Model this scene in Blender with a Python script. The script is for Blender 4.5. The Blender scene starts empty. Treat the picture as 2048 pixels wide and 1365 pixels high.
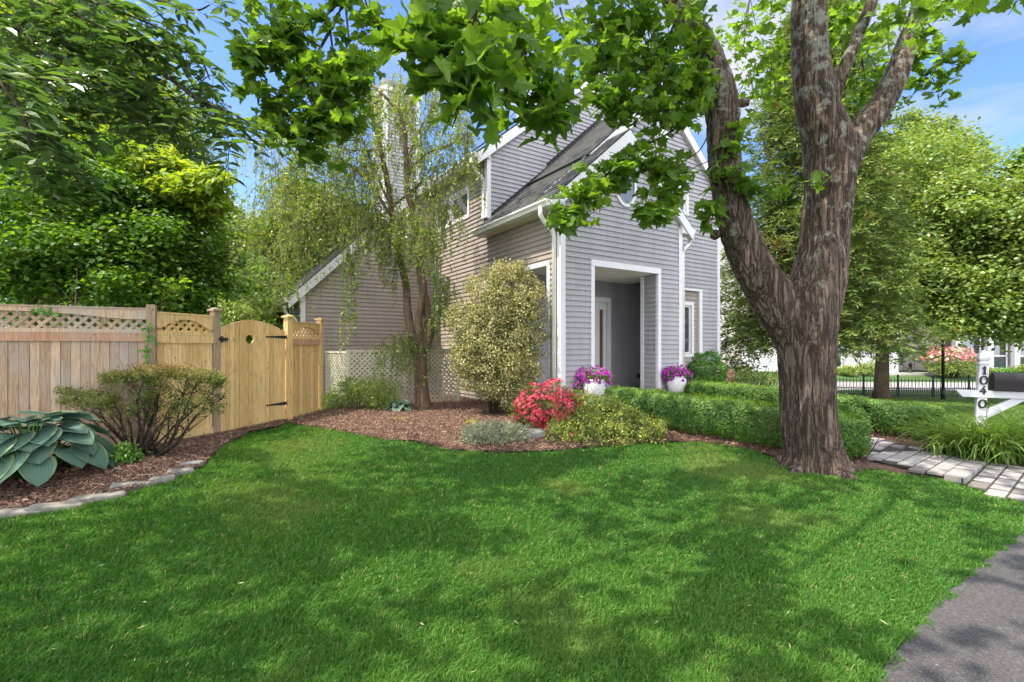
import bpy, bmesh, math, random
import numpy as np
from mathutils import Vector, Matrix, geometry

random.seed(7)
RNG = np.random.default_rng(11)
SC = bpy.context.scene
COL = SC.collection
R = math.radians

# ---------------------------------------------------------------- camera, sky, sun, exposure
FPX, HOR, CAMZ = 966.0, 698.0, 1.5          # focal length and horizon row in 2048-wide photo pixels
cam_d = bpy.data.cameras.new("camera")
cam_d.sensor_width = 36.0
cam_d.lens = 36.0 * FPX / 2048.0
cam_d.shift_y = (HOR - 682.5) / 2048.0
cam_d.clip_start = 0.05
cam_d.clip_end = 500.0
cam = bpy.data.objects.new("camera", cam_d)
cam.location = (0, 0, CAMZ)
cam.rotation_euler = (R(90), 0, 0)
COL.objects.link(cam)
SC.camera = cam

SUN_DIR = Vector((-0.93, -0.37, 0)).normalized()
SUN_EL = R(62)
to_sun = Vector((SUN_DIR.x * math.cos(SUN_EL), SUN_DIR.y * math.cos(SUN_EL), math.sin(SUN_EL)))
sun_d = bpy.data.lights.new("sun", 'SUN')
sun_d.energy = 2.0
sun_d.angle = R(0.6)
sun_d.color = (1.0, 0.91, 0.76)
sun = bpy.data.objects.new("sun", sun_d)
sun.rotation_euler = to_sun.to_track_quat('Z', 'Y').to_euler()
sun.location = to_sun * 40
COL.objects.link(sun)

world = bpy.data.worlds.new("World")
SC.world = world
world.use_nodes = True
wn, wl = world.node_tree.nodes, world.node_tree.links
bg = wn['Background']
sky = wn.new('ShaderNodeTexSky')
sky.sky_type = 'NISHITA'
sky.sun_disc = False
sky.sun_elevation = SUN_EL
sky.sun_rotation = math.atan2(SUN_DIR.x, SUN_DIR.y)
sky.air_density = 1.0
sky.dust_density = 0.6
sky.ozone_density = 1.6
SKY_FILL = 5.8
wtc = wn.new('ShaderNodeTexCoord')
wmp = wn.new('ShaderNodeMapping')
wmp.inputs['Scale'].default_value = (1.0, 1.0, 2.6)
wmp.inputs['Location'].default_value = (0.35, 0.2, 0.1)
wno = wn.new('ShaderNodeTexNoise')
wno.inputs['Scale'].default_value = 2.6
wno.inputs['Detail'].default_value = 7
wno.inputs['Roughness'].default_value = 0.55
wno.inputs['Distortion'].default_value = 0.25
wrp = wn.new('ShaderNodeValToRGB')
wrp.color_ramp.elements[0].position = 0.46
wrp.color_ramp.elements[1].position = 0.68
wmx = wn.new('ShaderNodeMix')
wmx.data_type = 'RGBA'
wmx.inputs['B'].default_value = (1.25, 1.28, 1.38, 1)
wl.new(wtc.outputs['Generated'], wmp.inputs['Vector'])
wl.new(wmp.outputs['Vector'], wno.inputs['Vector'])
wl.new(wno.outputs['Fac'], wrp.inputs['Fac'])
wl.new(wrp.outputs['Color'], wmx.inputs['Factor'])
whs = wn.new('ShaderNodeHueSaturation'); whs.inputs['Saturation'].default_value = 1.12; whs.inputs['Value'].default_value = 1.0
wl.new(sky.outputs['Color'], whs.inputs['Color']); wti = wn.new('ShaderNodeMix'); wti.data_type = 'RGBA'; wti.blend_type = 'MULTIPLY'; wti.inputs['Factor'].default_value = 1.0
wti.inputs['B'].default_value = (.37, .385, .47, 1)
wl.new(whs.outputs['Color'], wti.inputs['A']); wl.new(wti.outputs['Result'], wmx.inputs['A'])
# added fill light: unseen bright cloud behind the camera and overhead
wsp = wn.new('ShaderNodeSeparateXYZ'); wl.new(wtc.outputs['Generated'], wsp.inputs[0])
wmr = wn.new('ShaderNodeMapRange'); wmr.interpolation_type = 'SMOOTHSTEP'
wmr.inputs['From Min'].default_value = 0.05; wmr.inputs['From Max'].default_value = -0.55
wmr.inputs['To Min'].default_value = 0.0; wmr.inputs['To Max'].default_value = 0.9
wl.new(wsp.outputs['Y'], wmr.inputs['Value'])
wm2 = wn.new('ShaderNodeMix'); wm2.data_type = 'RGBA'; wm2.inputs['B'].default_value = (SKY_FILL * .97, SKY_FILL * .98, SKY_FILL * 1.06, 1)
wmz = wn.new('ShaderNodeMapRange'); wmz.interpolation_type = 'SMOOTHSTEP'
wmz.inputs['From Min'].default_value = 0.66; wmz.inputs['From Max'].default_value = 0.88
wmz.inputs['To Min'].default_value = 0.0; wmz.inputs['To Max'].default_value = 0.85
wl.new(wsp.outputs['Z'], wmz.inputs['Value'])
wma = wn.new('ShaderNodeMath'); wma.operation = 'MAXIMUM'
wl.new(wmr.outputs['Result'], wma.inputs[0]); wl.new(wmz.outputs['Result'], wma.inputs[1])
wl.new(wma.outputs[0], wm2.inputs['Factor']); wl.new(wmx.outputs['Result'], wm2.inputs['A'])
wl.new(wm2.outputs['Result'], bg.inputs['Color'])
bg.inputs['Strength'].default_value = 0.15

SC.view_settings.view_transform = 'Standard'
SC.view_settings.look = 'None'
SC.view_settings.gamma = 1
SC.view_settings.exposure = 2.25
SC.render.engine = 'CYCLES'
SC.cycles.use_denoising = True
SC.cycles.max_bounces = 9
SC.cycles.diffuse_bounces = 7
SC.cycles.transmission_bounces = 5
SC.cycles.transparent_max_bounces = 6
SC.cycles.sample_clamp_indirect = 6.0

# ---------------------------------------------------------------- helpers
def P(px, py, Y):
    return Vector(((px - 1024) / FPX * Y, Y, CAMZ - (py - HOR) / FPX * Y))

def ss(a, b, x):
    t = np.clip((np.asarray(x, float) - a) / (b - a), 0, 1)
    return t * t * (3 - 2 * t)

def zg(x, y):
    x = np.asarray(x, float); y = np.asarray(y, float)
    a = 0.26 * ss(4.6, 8.6, y) * (1 - ss(4.2, 7.5, x))
    b = 0.20 * ss(-1.2, -3.6, x) * ss(3.6, 5.8, y)
    c = 0.08 * ss(2.5, 4.5, x) * ss(4.2, 6.0, y)
    z = np.maximum(np.maximum(a, b), c)
    right = ss(4.5, 8.5, x)
    fall = -0.58 * ss(8.0, 21.0, y) + 0.50 * ss(30.0, 34.0, y)
    z = z * (1 - right * ss(8, 14, y)) + right * fall
    return z + 0.012 * np.sin(x * 1.7 + y * 0.6) * np.cos(y * 1.3 - x * 0.4)

def zgf(x, y):
    return float(zg(x, y))

def GP(px, py):
    """ground point seen at a photo pixel"""
    d = Vector(((px - 1024) / FPX, 1.0, -(py - HOR) / FPX))
    t = 0.8
    while t < 60:
        if CAMZ + d.z * t < zgf(d.x * t, t):
            break
        t += 0.02
    return Vector((d.x * t, t, zgf(d.x * t, t)))

def tag(o, label=None, cat=None, group=None, kind=None):
    if label: o['label'] = label
    if cat: o['category'] = cat
    if group: o['group'] = group
    if kind: o['kind'] = kind
    return o

def root(name, loc, label, cat, group=None):
    o = bpy.data.objects.new(name, None)
    o.empty_display_size = 0.2
    COL.objects.link(o)
    o.location = loc
    return tag(o, label, cat, group)

def wloc(o):
    v = Vector((0, 0, 0))
    while o is not None:
        v += o.location
        o = o.parent
    return v

def link_mesh(name, me, parent=None, loc=None):
    o = bpy.data.objects.new(name, me)
    COL.objects.link(o)
    if parent is not None:
        o.parent = parent
    elif loc is not None:
        o.location = loc
    return o

class MB:
    def __init__(s):
        s.v = []; s.f = []; s.m = []; s.r = []; s.uv = []; s.has_uv = False; s.sm = []
    def add(s, vs, fs, rnd=0.5, mi=0, uvs=None, smooth=False):
        b = len(s.v)
        s.v += [tuple(v) for v in vs]
        s.r += [rnd] * len(vs)
        for k, f in enumerate(fs):
            s.f.append([b + i for i in f]); s.m.append(mi); s.sm.append(smooth)
            if uvs is not None:
                s.has_uv = True
                s.uv.append([uvs[i] for i in f])
            else:
                s.uv.append([(0, 0)] * len(f))
        return s
    def box(s, T, a0, a1, b0, b1, c0, c1, rnd=0.5, mi=0):
        vs = [T(a, b, c) for c in (c0, c1) for b in (b0, b1) for a in (a0, a1)]
        return s.add(vs, [(0, 1, 3, 2), (4, 6, 7, 5), (0, 4, 5, 1), (2, 3, 7, 6), (0, 2, 6, 4), (1, 5, 7, 3)], rnd, mi)
    def prism(s, T, poly, c0, c1, rnd=0.5, mi=0):
        n = len(poly)
        vs = [T(a, b, c0) for a, b in poly] + [T(a, b, c1) for a, b in poly]
        fs = [tuple(range(n))[::-1], tuple(range(n, 2 * n))]
        fs += [(i, (i + 1) % n, n + (i + 1) % n, n + i) for i in range(n)]
        return s.add(vs, fs, rnd, mi)
    def ring(s, T, outer, inner, c0, c1, rnd=0.5, mi=0):
        n = len(outer)
        vs = [T(a, b, c) for c in (c0, c1) for L in (outer, inner) for a, b in L]
        fs = []
        for i in range(n):
            j = (i + 1) % n
            fs += [(i, j, n + j, n + i), (2 * n + i, 3 * n + i, 3 * n + j, 2 * n + j),
                   (i, 2 * n + i, 2 * n + j, j), (n + i, n + j, 3 * n + j, 3 * n + i)]
        return s.add(vs, fs, rnd, mi)
    def tube(s, pts, rad, n=8, rnd=0.5, mi=0, cap=True, smooth=True):
        pts = [Vector(p) for p in pts]
        m = len(pts)
        if not hasattr(rad, '__len__'):
            rad = [rad] * m
        vs = []
        up = Vector((0.13, 0.21, 1)).normalized()
        for i, p in enumerate(pts):
            d = (pts[min(i + 1, m - 1)] - pts[max(i - 1, 0)])
            if d.length < 1e-9: d = Vector((0, 0, 1))
            d.normalize()
            x = d.cross(up)
            if x.length < 0.2: x = d.cross(Vector((1, 0, 0)))
            x.normalize(); y = d.cross(x)
            for k in range(n):
                a = 2 * math.pi * k / n
                vs.append(p + (x * math.cos(a) + y * math.sin(a)) * rad[i])
        fs = []
        for i in range(m - 1):
            for k in range(n):
                k2 = (k + 1) % n
                fs.append((i * n + k, i * n + k2, (i + 1) * n + k2, (i + 1) * n + k))
        if cap:
            fs.append(tuple(range(n))[::-1]); fs.append(tuple(range((m - 1) * n, m * n)))
        return s.add(vs, fs, rnd, mi, smooth=smooth)
    def lathe(s, c, prof, n=24, rnd=0.5, mi=0, smooth=True, phase=0):
        c = Vector(c)
        vs = []
        for r, z in prof:
            for k in range(n):
                a = 2 * math.pi * k / n + phase
                vs.append(c + Vector((r * math.cos(a), r * math.sin(a), z)))
        fs = []
        for i in range(len(prof) - 1):
            for k in range(n):
                k2 = (k + 1) % n
                fs.append((i * n + k, i * n + k2, (i + 1) * n + k2, (i + 1) * n + k))
        fs.append(tuple(range(n))[::-1]); fs.append(tuple(range((len(prof) - 1) * n, len(prof) * n)))
        return s.add(vs, fs, rnd, mi, smooth=smooth)
    def build(s, name, mats, parent=None, loc=None, bevel=0):
        if not isinstance(mats, (list, tuple)): mats = [mats]
        off = wloc(parent) if parent is not None else Vector(loc if loc is not None else (0, 0, 0))
        me = bpy.data.meshes.new(name)
        me.from_pydata([(v[0] - off.x, v[1] - off.y, v[2] - off.z) for v in s.v], [], s.f)
        for m in mats: me.materials.append(m)
        me.polygons.foreach_set('material_index', s.m)
        me.polygons.foreach_set('use_smooth', s.sm)
        at = me.attributes.new('rnd', 'FLOAT', 'POINT')
        at.data.foreach_set('value', s.r)
        if s.has_uv:
            uvl = me.uv_layers.new(name='UVMap')
            flat = [c for f in s.uv for uv in f for c in uv]
            uvl.data.foreach_set('uv', flat)
        bm = bmesh.new(); bm.from_mesh(me)
        if not s.has_uv:
            bmesh.ops.recalc_face_normals(bm, faces=bm.faces)
        bm.to_mesh(me); bm.free()
        me.update()
        o = link_mesh(name, me, parent, None if parent is not None else off)
        if bevel:
            md = o.modifiers.new('bevel', 'BEVEL'); md.width = bevel; md.segments = 2; md.limit_method = 'ANGLE'
        return o

def np_mesh(name, V, tris, mats, rnd, parent=None, loc=(0, 0, 0), smooth=False, mi=None):
    """V: (N,k,3) world coordinates, tris: (t,3) template, rnd: (N,)"""
    N, k, _ = V.shape
    off = wloc(parent) if parent is not None else Vector(loc)
    Vf = (V - np.array(off)[None, None, :]).reshape(-1, 3).astype(np.float32)
    T = (np.arange(N)[:, None, None] * k + np.asarray(tris)[None, :, :]).reshape(-1).astype(np.int32)
    nf = len(T) // 3
    me = bpy.data.meshes.new(name)
    me.vertices.add(N * k); me.vertices.foreach_set('co', Vf.ravel())
    me.loops.add(nf * 3); me.loops.foreach_set('vertex_index', T)
    me.polygons.add(nf)
    me.polygons.foreach_set('loop_start', np.arange(nf, dtype=np.int32) * 3)
    if not isinstance(mats, (list, tuple)): mats = [mats]
    for m in mats: me.materials.append(m)
    if mi is not None:
        me.polygons.foreach_set('material_index', np.repeat(mi, len(tris)).astype(np.int32))
    me.polygons.foreach_set('use_smooth', np.full(nf, smooth))
    at = me.attributes.new('rnd', 'FLOAT', 'POINT')
    at.data.foreach_set('value', np.repeat(np.asarray(rnd, np.float32), k))
    me.update(calc_edges=True)
    return link_mesh(name, me, parent, None if parent is not None else off)

def norm(a):
    return a / np.maximum(np.linalg.norm(a, axis=-1, keepdims=True), 1e-9)

LEAF = {
    'quad': (np.array([[0, 0, 0], [.5, .5, .06], [0, 1, 0], [-.5, .5, .06]]), [(0, 1, 2), (0, 2, 3)]),
    'oval': (np.array([[0, 0, 0], [.42, .3, .10], [.36, .68, .08], [0, 1, -.05], [-.36, .68, .08], [-.42, .3, .10], [0, .5, 0]]),
             [(0, 1, 6), (1, 2, 6), (2, 3, 6), (3, 4, 6), (4, 5, 6), (5, 0, 6)]),
    'flower': (np.array([[0, 0, 0]] + [[.5 * math.cos(a) * (1 if i % 2 == 0 else .72), .5 * math.sin(a) * (1 if i % 2 == 0 else .72), .16]
               for i, a in enumerate(np.arange(10) * math.pi / 5)]), [(0, i + 1, (i + 1) % 10 + 1) for i in range(10)]),
}
_mo = [(0.06, -.02), (.30, -.10), (.33, .08), (.52, .16), (.42, .28), (.56, .50), (.40, .50), (.30, .62), (.17, .58), (.13, .78),
       (0, 1.0), (-.13, .78), (-.17, .58), (-.30, .62), (-.40, .50), (-.56, .50), (-.42, .28), (-.52, .16), (-.33, .08), (-.30, -.10), (-.06, -.02)]
LEAF['maple'] = (np.array([[0, .28, -.03]] + [[x, y, .20 * abs(x) - .20 * y * y + .05 * math.sin(9 * x + 5 * y)] for x, y in _mo]),
                 [(0, i + 1, i + 2) for i in range(len(_mo) - 1)] + [(0, len(_mo), 1)])
_ms = [(0, -.05), (.4, 0), (.38, .28), (.52, .52), (.2, .58), (0, 1.0), (-.2, .58), (-.52, .52), (-.38, .28), (-.4, 0)]
LEAF['maple_s'] = (np.array([[0, .3, -.03]] + [[x, y, .08 * abs(x) - .08 * y * y] for x, y in _ms]),
                   [(0, i + 1, (i + 1) % 10 + 1) for i in range(10)])

def leaves(centers, size, kind='quad', aspect=1.0, normals=None, tilt=0.6, dirs=None, droop=0.0, rng=RNG):
    """returns (N,k,3) vertices; size scalar or (N,), aspect width/length"""
    c = np.asarray(centers, float); N = len(c)
    tpl, tri = LEAF[kind]
    n = np.tile(np.array([0, 0, 1.0]), (N, 1)) if normals is None else np.asarray(normals, float)
    n = norm(n + rng.normal(0, tilt, (N, 3)))
    d = rng.normal(0, 1, (N, 3)) if dirs is None else np.asarray(dirs, float) + rng.normal(0, .25, (N, 3))
    d = d + np.array([0, 0, -droop])
    d = d - n * np.sum(d * n, 1, keepdims=True)
    d = norm(d); x = np.cross(d, n)
    s = np.broadcast_to(np.asarray(size, float), (N,)) * rng.uniform(.7, 1.2, N)
    L = tpl[None, :, :] * s[:, None, None]
    V = c[:, None, :] + x[:, None, :] * L[:, :, 0:1] * aspect + d[:, None, :] * L[:, :, 1:2] + n[:, None, :] * L[:, :, 2:3]
    return V, tri

def blob_points(blobs, n, shell=0.55, rng=RNG, clump=0, clump_r=0.1):
    """blobs: (x,y,z,rx,ry,rz[,w]) -> n points, mostly in the outer shell, optionally gathered in clumps"""
    b = np.array([(*q, 1.0) if len(q) == 6 else q for q in blobs], float)
    w = b[:, 6] * (b[:, 3] * b[:, 4] * b[:, 5]) ** (2 / 3)
    m = max(1, n // clump) if clump else n
    idx = rng.choice(len(b), m, p=w / w.sum())
    d = norm(rng.normal(0, 1, (m, 3)))
    r = shell + (1 - shell) * rng.random(m) ** 0.7
    r = r * (1 + 0.10 * np.sin(d[:, 0] * 7 + idx) + 0.08 * np.sin(d[:, 2] * 9 + 2 * idx))
    pts = b[idx, :3] + d * b[idx, 3:6] * r[:, None]
    nn = norm(d / b[idx, 3:6])
    if clump:
        pts = np.repeat(pts, clump, 0) + rng.normal(0, clump_r, (m * clump, 3)) * np.array([1, 1, .6])
        nn = np.repeat(nn, clump, 0)
        cr = np.repeat(rng.random(m), clump)
        return pts, nn, cr
    return pts, nn, rng.random(m)

# ---------------------------------------------------------------- materials
def new_mat(name):
    m = bpy.data.materials.new(name); m.use_nodes = True
    nt = m.node_tree
    b = nt.nodes['Principled BSDF']
    return m, nt, b

def ramp(nt, cols, src=None, interp='LINEAR'):
    r = nt.nodes.new('ShaderNodeValToRGB')
    e = r.color_ramp.elements
    r.color_ramp.interpolation = interp
    while len(e) > 1: e.remove(e[-1])
    e[0].position = cols[0][0]; e[0].color = (*cols[0][1], 1)
    for p, c in cols[1:]:
        q = e.new(p); q.color = (*c, 1)
    if src is not None: nt.links.new(src, r.inputs['Fac'])
    return r

def tex(nt, kind='Noise', scale=5, detail=4, rough=.55, coord='Object', mscale=(1, 1, 1), dist=0, rot=(0, 0, 0), feature=None):
    tc = nt.nodes.new('ShaderNodeTexCoord'); mp = nt.nodes.new('ShaderNodeMapping')
    mp.inputs['Scale'].default_value = mscale
    mp.inputs['Rotation'].default_value = rot
    nt.links.new(tc.outputs[coord], mp.inputs['Vector'])
    t = nt.nodes.new('ShaderNodeTex' + kind)
    t.inputs['Scale'].default_value = scale
    if kind == 'Noise':
        t.inputs['Detail'].default_value = detail; t.inputs['Roughness'].default_value = rough; t.inputs['Distortion'].default_value = dist
    if kind == 'Voronoi' and feature: t.feature = feature
    nt.links.new(mp.outputs['Vector'], t.inputs['Vector'])
    return t

def mixc(nt, fac, a, b, mode='MIX'):
    m = nt.nodes.new('ShaderNodeMix'); m.data_type = 'RGBA'; m.blend_type = mode
    for sock, val in (('Factor', fac), ('A', a), ('B', b)):
        if hasattr(val, 'links') or hasattr(val, 'is_linked'): nt.links.new(val, m.inputs[sock])
        elif isinstance(val, (int, float)): m.inputs[sock].default_value = val
        else: m.inputs[sock].default_value = (*val, 1)
    return m.outputs['Result']

def math_n(nt, op, a, b=None, c=None):
    m = nt.nodes.new('ShaderNodeMath'); m.operation = op
    for i, v in enumerate((a, b, c)):
        if v is None: continue
        if isinstance(v, (int, float)): m.inputs[i].default_value = v
        else: nt.links.new(v, m.inputs[i])
    return m.outputs[0]

def bump(nt, b, h, strength=.3, dist=.01):
    n = nt.nodes.new('ShaderNodeBump'); n.inputs['Strength'].default_value = strength; n.inputs['Distance'].default_value = dist
    nt.links.new(h, n.inputs['Height']); nt.links.new(n.outputs['Normal'], b.inputs['Normal'])

def attr(nt, name='rnd'):
    a = nt.nodes.new('ShaderNodeAttribute'); a.attribute_name = name
    return a.outputs['Fac']

def leaf_mat(name, cols, trans=.45, tcol=(1.3, 1.25, .55), rough=.45, spec=.35, patch=None):
    m, nt, b = new_mat(name)
    r = ramp(nt, cols, attr(nt))
    col = r.outputs['Color']
    if patch:
        n = tex(nt, 'Noise', patch[0], 2)
        f = ramp(nt, [(patch[2], (0, 0, 0)), (patch[2] + .12, (1, 1, 1))], n.outputs['Fac'])
        col = mixc(nt, f.outputs['Color'], col, patch[1])
    nt.links.new(col, b.inputs['Base Color'])
    b.inputs['Roughness'].default_value = rough
    b.inputs['Specular IOR Level'].default_value = spec
    t = nt.nodes.new('ShaderNodeBsdfTranslucent')
    tc = mixc(nt, 1.0, col, tcol, 'MULTIPLY')
    nt.links.new(tc, t.inputs['Color'])
    mx = nt.nodes.new('ShaderNodeMixShader'); mx.inputs[0].default_value = trans
    nt.links.new(b.outputs[0], mx.inputs[1]); nt.links.new(t.outputs[0], mx.inputs[2])
    nt.links.new(mx.outputs[0], nt.nodes['Material Output'].inputs['Surface'])
    return m

def plain(name, col, rough=.5, var=.08, scale=12, bumps=0, metal=0, spec=.4, mscale=(1, 1, 1)):
    m, nt, b = new_mat(name)
    n = tex(nt, 'Noise', scale, 5, mscale=mscale)
    r = ramp(nt, [(.3, tuple(c * (1 - var) for c in col)), (.7, tuple(min(1, c * (1 + var)) for c in col))], n.outputs['Fac'])
    nt.links.new(r.outputs['Color'], b.inputs['Base Color'])
    b.inputs['Roughness'].default_value = rough; b.inputs['Metallic'].default_value = metal
    b.inputs['Specular IOR Level'].default_value = spec
    if bumps: bump(nt, b, n.outputs['Fac'], bumps, .01)
    return m

M = {}
def siding_mat(name, col):
    m, nt, b = new_mat(name)
    n = tex(nt, 'Noise', 1.3, 4)
    n2 = tex(nt, 'Noise', 60, 3, mscale=(1, 1, 3))
    f = ramp(nt, [(.3, (.90, .90, .90)), (.7, (1.06, 1.06, 1.06))], n.outputs['Fac'])
    c = mixc(nt, 1.0, col, f.outputs['Color'], 'MULTIPLY')
    n3 = tex(nt, 'Noise', 5, 5, .65, mscale=(3, 3, .25)); f3_ = ramp(nt, [(.35, (.88, .87, .86)), (.6, (1.03, 1.03, 1.03))], n3.outputs['Fac'])
    c = mixc(nt, .8, c, f3_.outputs['Color'], 'MULTIPLY')
    nt.links.new(c, b.inputs['Base Color'])
    b.inputs['Roughness'].default_value = .55; b.inputs['Specular IOR Level'].default_value = .3
    bump(nt, b, n2.outputs['Fac'], .12, .002)
    return m
M['siding'] = siding_mat('grey_vinyl_siding', (.325, .315, .335))
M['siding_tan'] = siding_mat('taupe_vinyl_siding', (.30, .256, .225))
M['trim'] = plain('white_trim', (.62, .61, .62), .45, .04, 6)
M['gutter'] = plain('cream_gutter', (.66, .64, .60), .4, .06, 5)
M['soffit'] = plain('cream_soffit', (.60, .55, .47), .6, .04, 4)
M['ceil'] = plain('porch_ceiling', (.80, .76, .70), .6, .03, 4)
M['dark'] = plain('dark_metal', (.022, .021, .022), .45, .2, 20, metal=.3)
M['frame_w'] = plain('window_frame_white', (.66, .65, .62), .45, .04, 8)
M['concrete'] = plain('porch_concrete', (.42, .40, .38), .85, .12, 9, .2)
M['interior'] = plain('dim_interior', (.05, .045, .04), .9, .3, 2)

m, nt, b = new_mat('window_glass'); M['glass'] = m
b.inputs['Base Color'].default_value = (.03, .04, .05, 1); b.inputs['Roughness'].default_value = .03
b.inputs['Specular IOR Level'].default_value = 1.0; b.inputs['Coat Weight'].default_value = 1; b.inputs['Coat Roughness'].default_value = .02

m, nt, b = new_mat('patterned_glass'); M['glass_b'] = m
w = nt.nodes.new('ShaderNodeTexWave'); w.inputs['Scale'].default_value = 6; w.inputs['Distortion'].default_value = 6
r = ramp(nt, [(.3, (.05, .035, .015)), (.7, (.22, .16, .08))], w.outputs['Fac'])
nt.links.new(r.outputs[0], b.inputs['Base Color']); b.inputs['Roughness'].default_value = .15

def shingle_mat():
    m, nt, b = new_mat('asphalt_shingles')
    br = nt.nodes.new('ShaderNodeTexBrick'); tc = nt.nodes.new('ShaderNodeTexCoord')
    nt.links.new(tc.outputs['UV'], br.inputs['Vector'])
    br.inputs['Scale'].default_value = 1; br.inputs['Brick Width'].default_value = .2; br.inputs['Row Height'].default_value = .14
    br.inputs['Mortar Size'].default_value = .004; br.offset = .37
    br.inputs['Color1'].default_value = (.026, .030, .028, 1); br.inputs['Color2'].default_value = (.065, .064, .060, 1)
    br.inputs['Mortar'].default_value = (.04, .04, .04, 1)
    n = tex(nt, 'Noise', 90, 4)
    c = mixc(nt, .6, br.outputs['Color'], n.outputs['Fac'], 'OVERLAY')
    nt.links.new(c, b.inputs['Base Color']); b.inputs['Roughness'].default_value = .9
    bump(nt, b, n.outputs['Fac'], .5, .006)
    return m
M['shingle'] = shingle_mat()

def wood_mat(name, cols, weather, wfac):
    m, nt, b = new_mat(name)
    base = ramp(nt, cols, attr(nt))
    g = tex(nt, 'Noise', 9, 8, .65, mscale=(6, 6, .5), dist=.8)
    gr = ramp(nt, [(.3, (.50, .48, .46)), (.58, (1.12, 1.08, 1.05))], g.outputs['Fac'])
    c = mixc(nt, 1.0, base.outputs['Color'], gr.outputs['Color'], 'MULTIPLY')
    wn_ = tex(nt, 'Noise', 1.7, 5, .6, mscale=(1.5, 1.5, .8))
    wf = ramp(nt, [(.42, (0, 0, 0)), (.68, (wfac, wfac, wfac))], wn_.outputs['Fac'])
    c = mixc(nt, wf.outputs['Color'], c, weather)
    k = tex(nt, 'Voronoi', 5.5, mscale=(1.6, 1.6, .8))
    kf = ramp(nt, [(.05, (.22, .14, .08)), (.10, (1, 1, 1))], k.outputs['Distance'])
    c = mixc(nt, .85, c, kf.outputs['Color'], 'MULTIPLY')
    st = tex(nt, 'Noise', 3, 6, .7, mscale=(5, 5, .35))
    sf = ramp(nt, [(.62, (1, 1, 1)), (.78, (.5, .47, .45))], st.outputs['Fac'])
    c = mixc(nt, .8, c, sf.outputs['Color'], 'MULTIPLY')
    nt.links.new(c, b.inputs['Base Color']); b.inputs['Roughness'].default_value = .8
    bump(nt, b, g.outputs['Fac'], .35, .004)
    return m
M['wood_old'] = wood_mat('weathered_cedar', [(0, (.27, .185, .12)), (.5, (.38, .265, .175)), (1, (.50, .36, .24))], (.33, .29, .26), .8)
M['wood_rail'] = wood_mat('reddish_cedar', [(0, (.36, .20, .12)), (1, (.46, .28, .17))], (.40, .31, .24), .4)
M['wood_post'] = wood_mat('weathered_post_wood', [(0, (.26, .19, .12)), (1, (.32, .23, .15))], (.24, .20, .16), .5)
M['wood_new'] = wood_mat('yellow_cedar', [(0, (.50, .32, .12)), (.5, (.60, .40, .165)), (1, (.70, .50, .24))], (.46, .36, .13), .35)

def bark_mat(name, lo, hi, scale=1.0, lichen=.0, disp=.03, base_z=1.0):
    m, nt, b = new_mat(name)
    n1 = tex(nt, 'Noise', 13 * scale, 4, .6, mscale=(1.0, 1.0, .13), dist=.7)
    a = math_n(nt, 'SUBTRACT', n1.outputs['Fac'], .5); a = math_n(nt, 'ABSOLUTE', a); a = math_n(nt, 'MULTIPLY', a, 5.5)
    a = math_n(nt, 'MINIMUM', a, 1.0)
    n2 = tex(nt, 'Noise', 36 * scale, 5, .65, mscale=(1.0, 1.0, .2), dist=.5)
    a2 = math_n(nt, 'SUBTRACT', n2.outputs['Fac'], .5); a2 = math_n(nt, 'ABSOLUTE', a2); a2 = math_n(nt, 'MULTIPLY', a2, 4.0)
    a2 = math_n(nt, 'MINIMUM', a2, 1.0)
    n3 = tex(nt, 'Noise', 55 * scale, 4, .7)
    h = math_n(nt, 'MULTIPLY', a, .55); h = math_n(nt, 'MULTIPLY_ADD', a2, .33, h); h = math_n(nt, 'MULTIPLY_ADD', n3.outputs['Fac'], .22, h)
    cr = ramp(nt, [(.22, lo), (.5, tuple((x + y) / 2.4 for x, y in zip(lo, hi))), (.85, hi)], h)
    col = cr.outputs['Color']
    big = tex(nt, 'Noise', 2.2, 3)
    bf = ramp(nt, [(.35, (.8, .78, .76)), (.65, (1.12, 1.1, 1.1))], big.outputs['Fac'])
    col = mixc(nt, 1.0, col, bf.outputs['Color'], 'MULTIPLY')
    if lichen:
        l1 = tex(nt, 'Noise', 7, 8, .7)
        sp = nt.nodes.new('ShaderNodeSeparateXYZ'); tcc = nt.nodes.new('ShaderNodeTexCoord')
        nt.links.new(tcc.outputs['Object'], sp.inputs[0])
        zz = math_n(nt, 'MULTIPLY', sp.outputs['Z'], .035); q = math_n(nt, 'ADD', l1.outputs['Fac'], zz)
        lf = ramp(nt, [(.675 , (0, 0, 0)), (.74, (lichen, lichen, lichen))], q)
        col = mixc(nt, lf.outputs['Color'], col, (.30, .31, .27))
    nt.links.new(col, b.inputs['Base Color']); b.inputs['Roughness'].default_value = .9; b.inputs['Specular IOR Level'].default_value = .2
    if disp:
        d = nt.nodes.new('ShaderNodeDisplacement'); d.inputs['Scale'].default_value = disp; d.inputs['Midlevel'].default_value = .5
        nt.links.new(h, d.inputs['Height']); nt.links.new(d.outputs[0], nt.nodes['Material Output'].inputs['Displacement'])
        m.displacement_method = 'BOTH'
    return m
M['bark'] = bark_mat('maple_bark', (.034, .024, .017), (.27, .205, .16), 1.0, .5, .030)
M['bark_s'] = bark_mat('thin_bark', (.03, .022, .016), (.13, .10, .075), 2.5, 0, 0)
M['bark_c'] = bark_mat('weeping_tree_bark', (.12, .08, .055), (.34, .245, .175), 2.0, 0, .008)
M['bark_t'] = bark_mat('brown_trunk_bark', (.07, .05, .032), (.17, .125, .085), 2.0, 0, 0)
M['bark_p'] = bark_mat('pale_stem_bark', (.14, .11, .07), (.30, .25, .17), 3.0, 0, 0)

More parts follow.
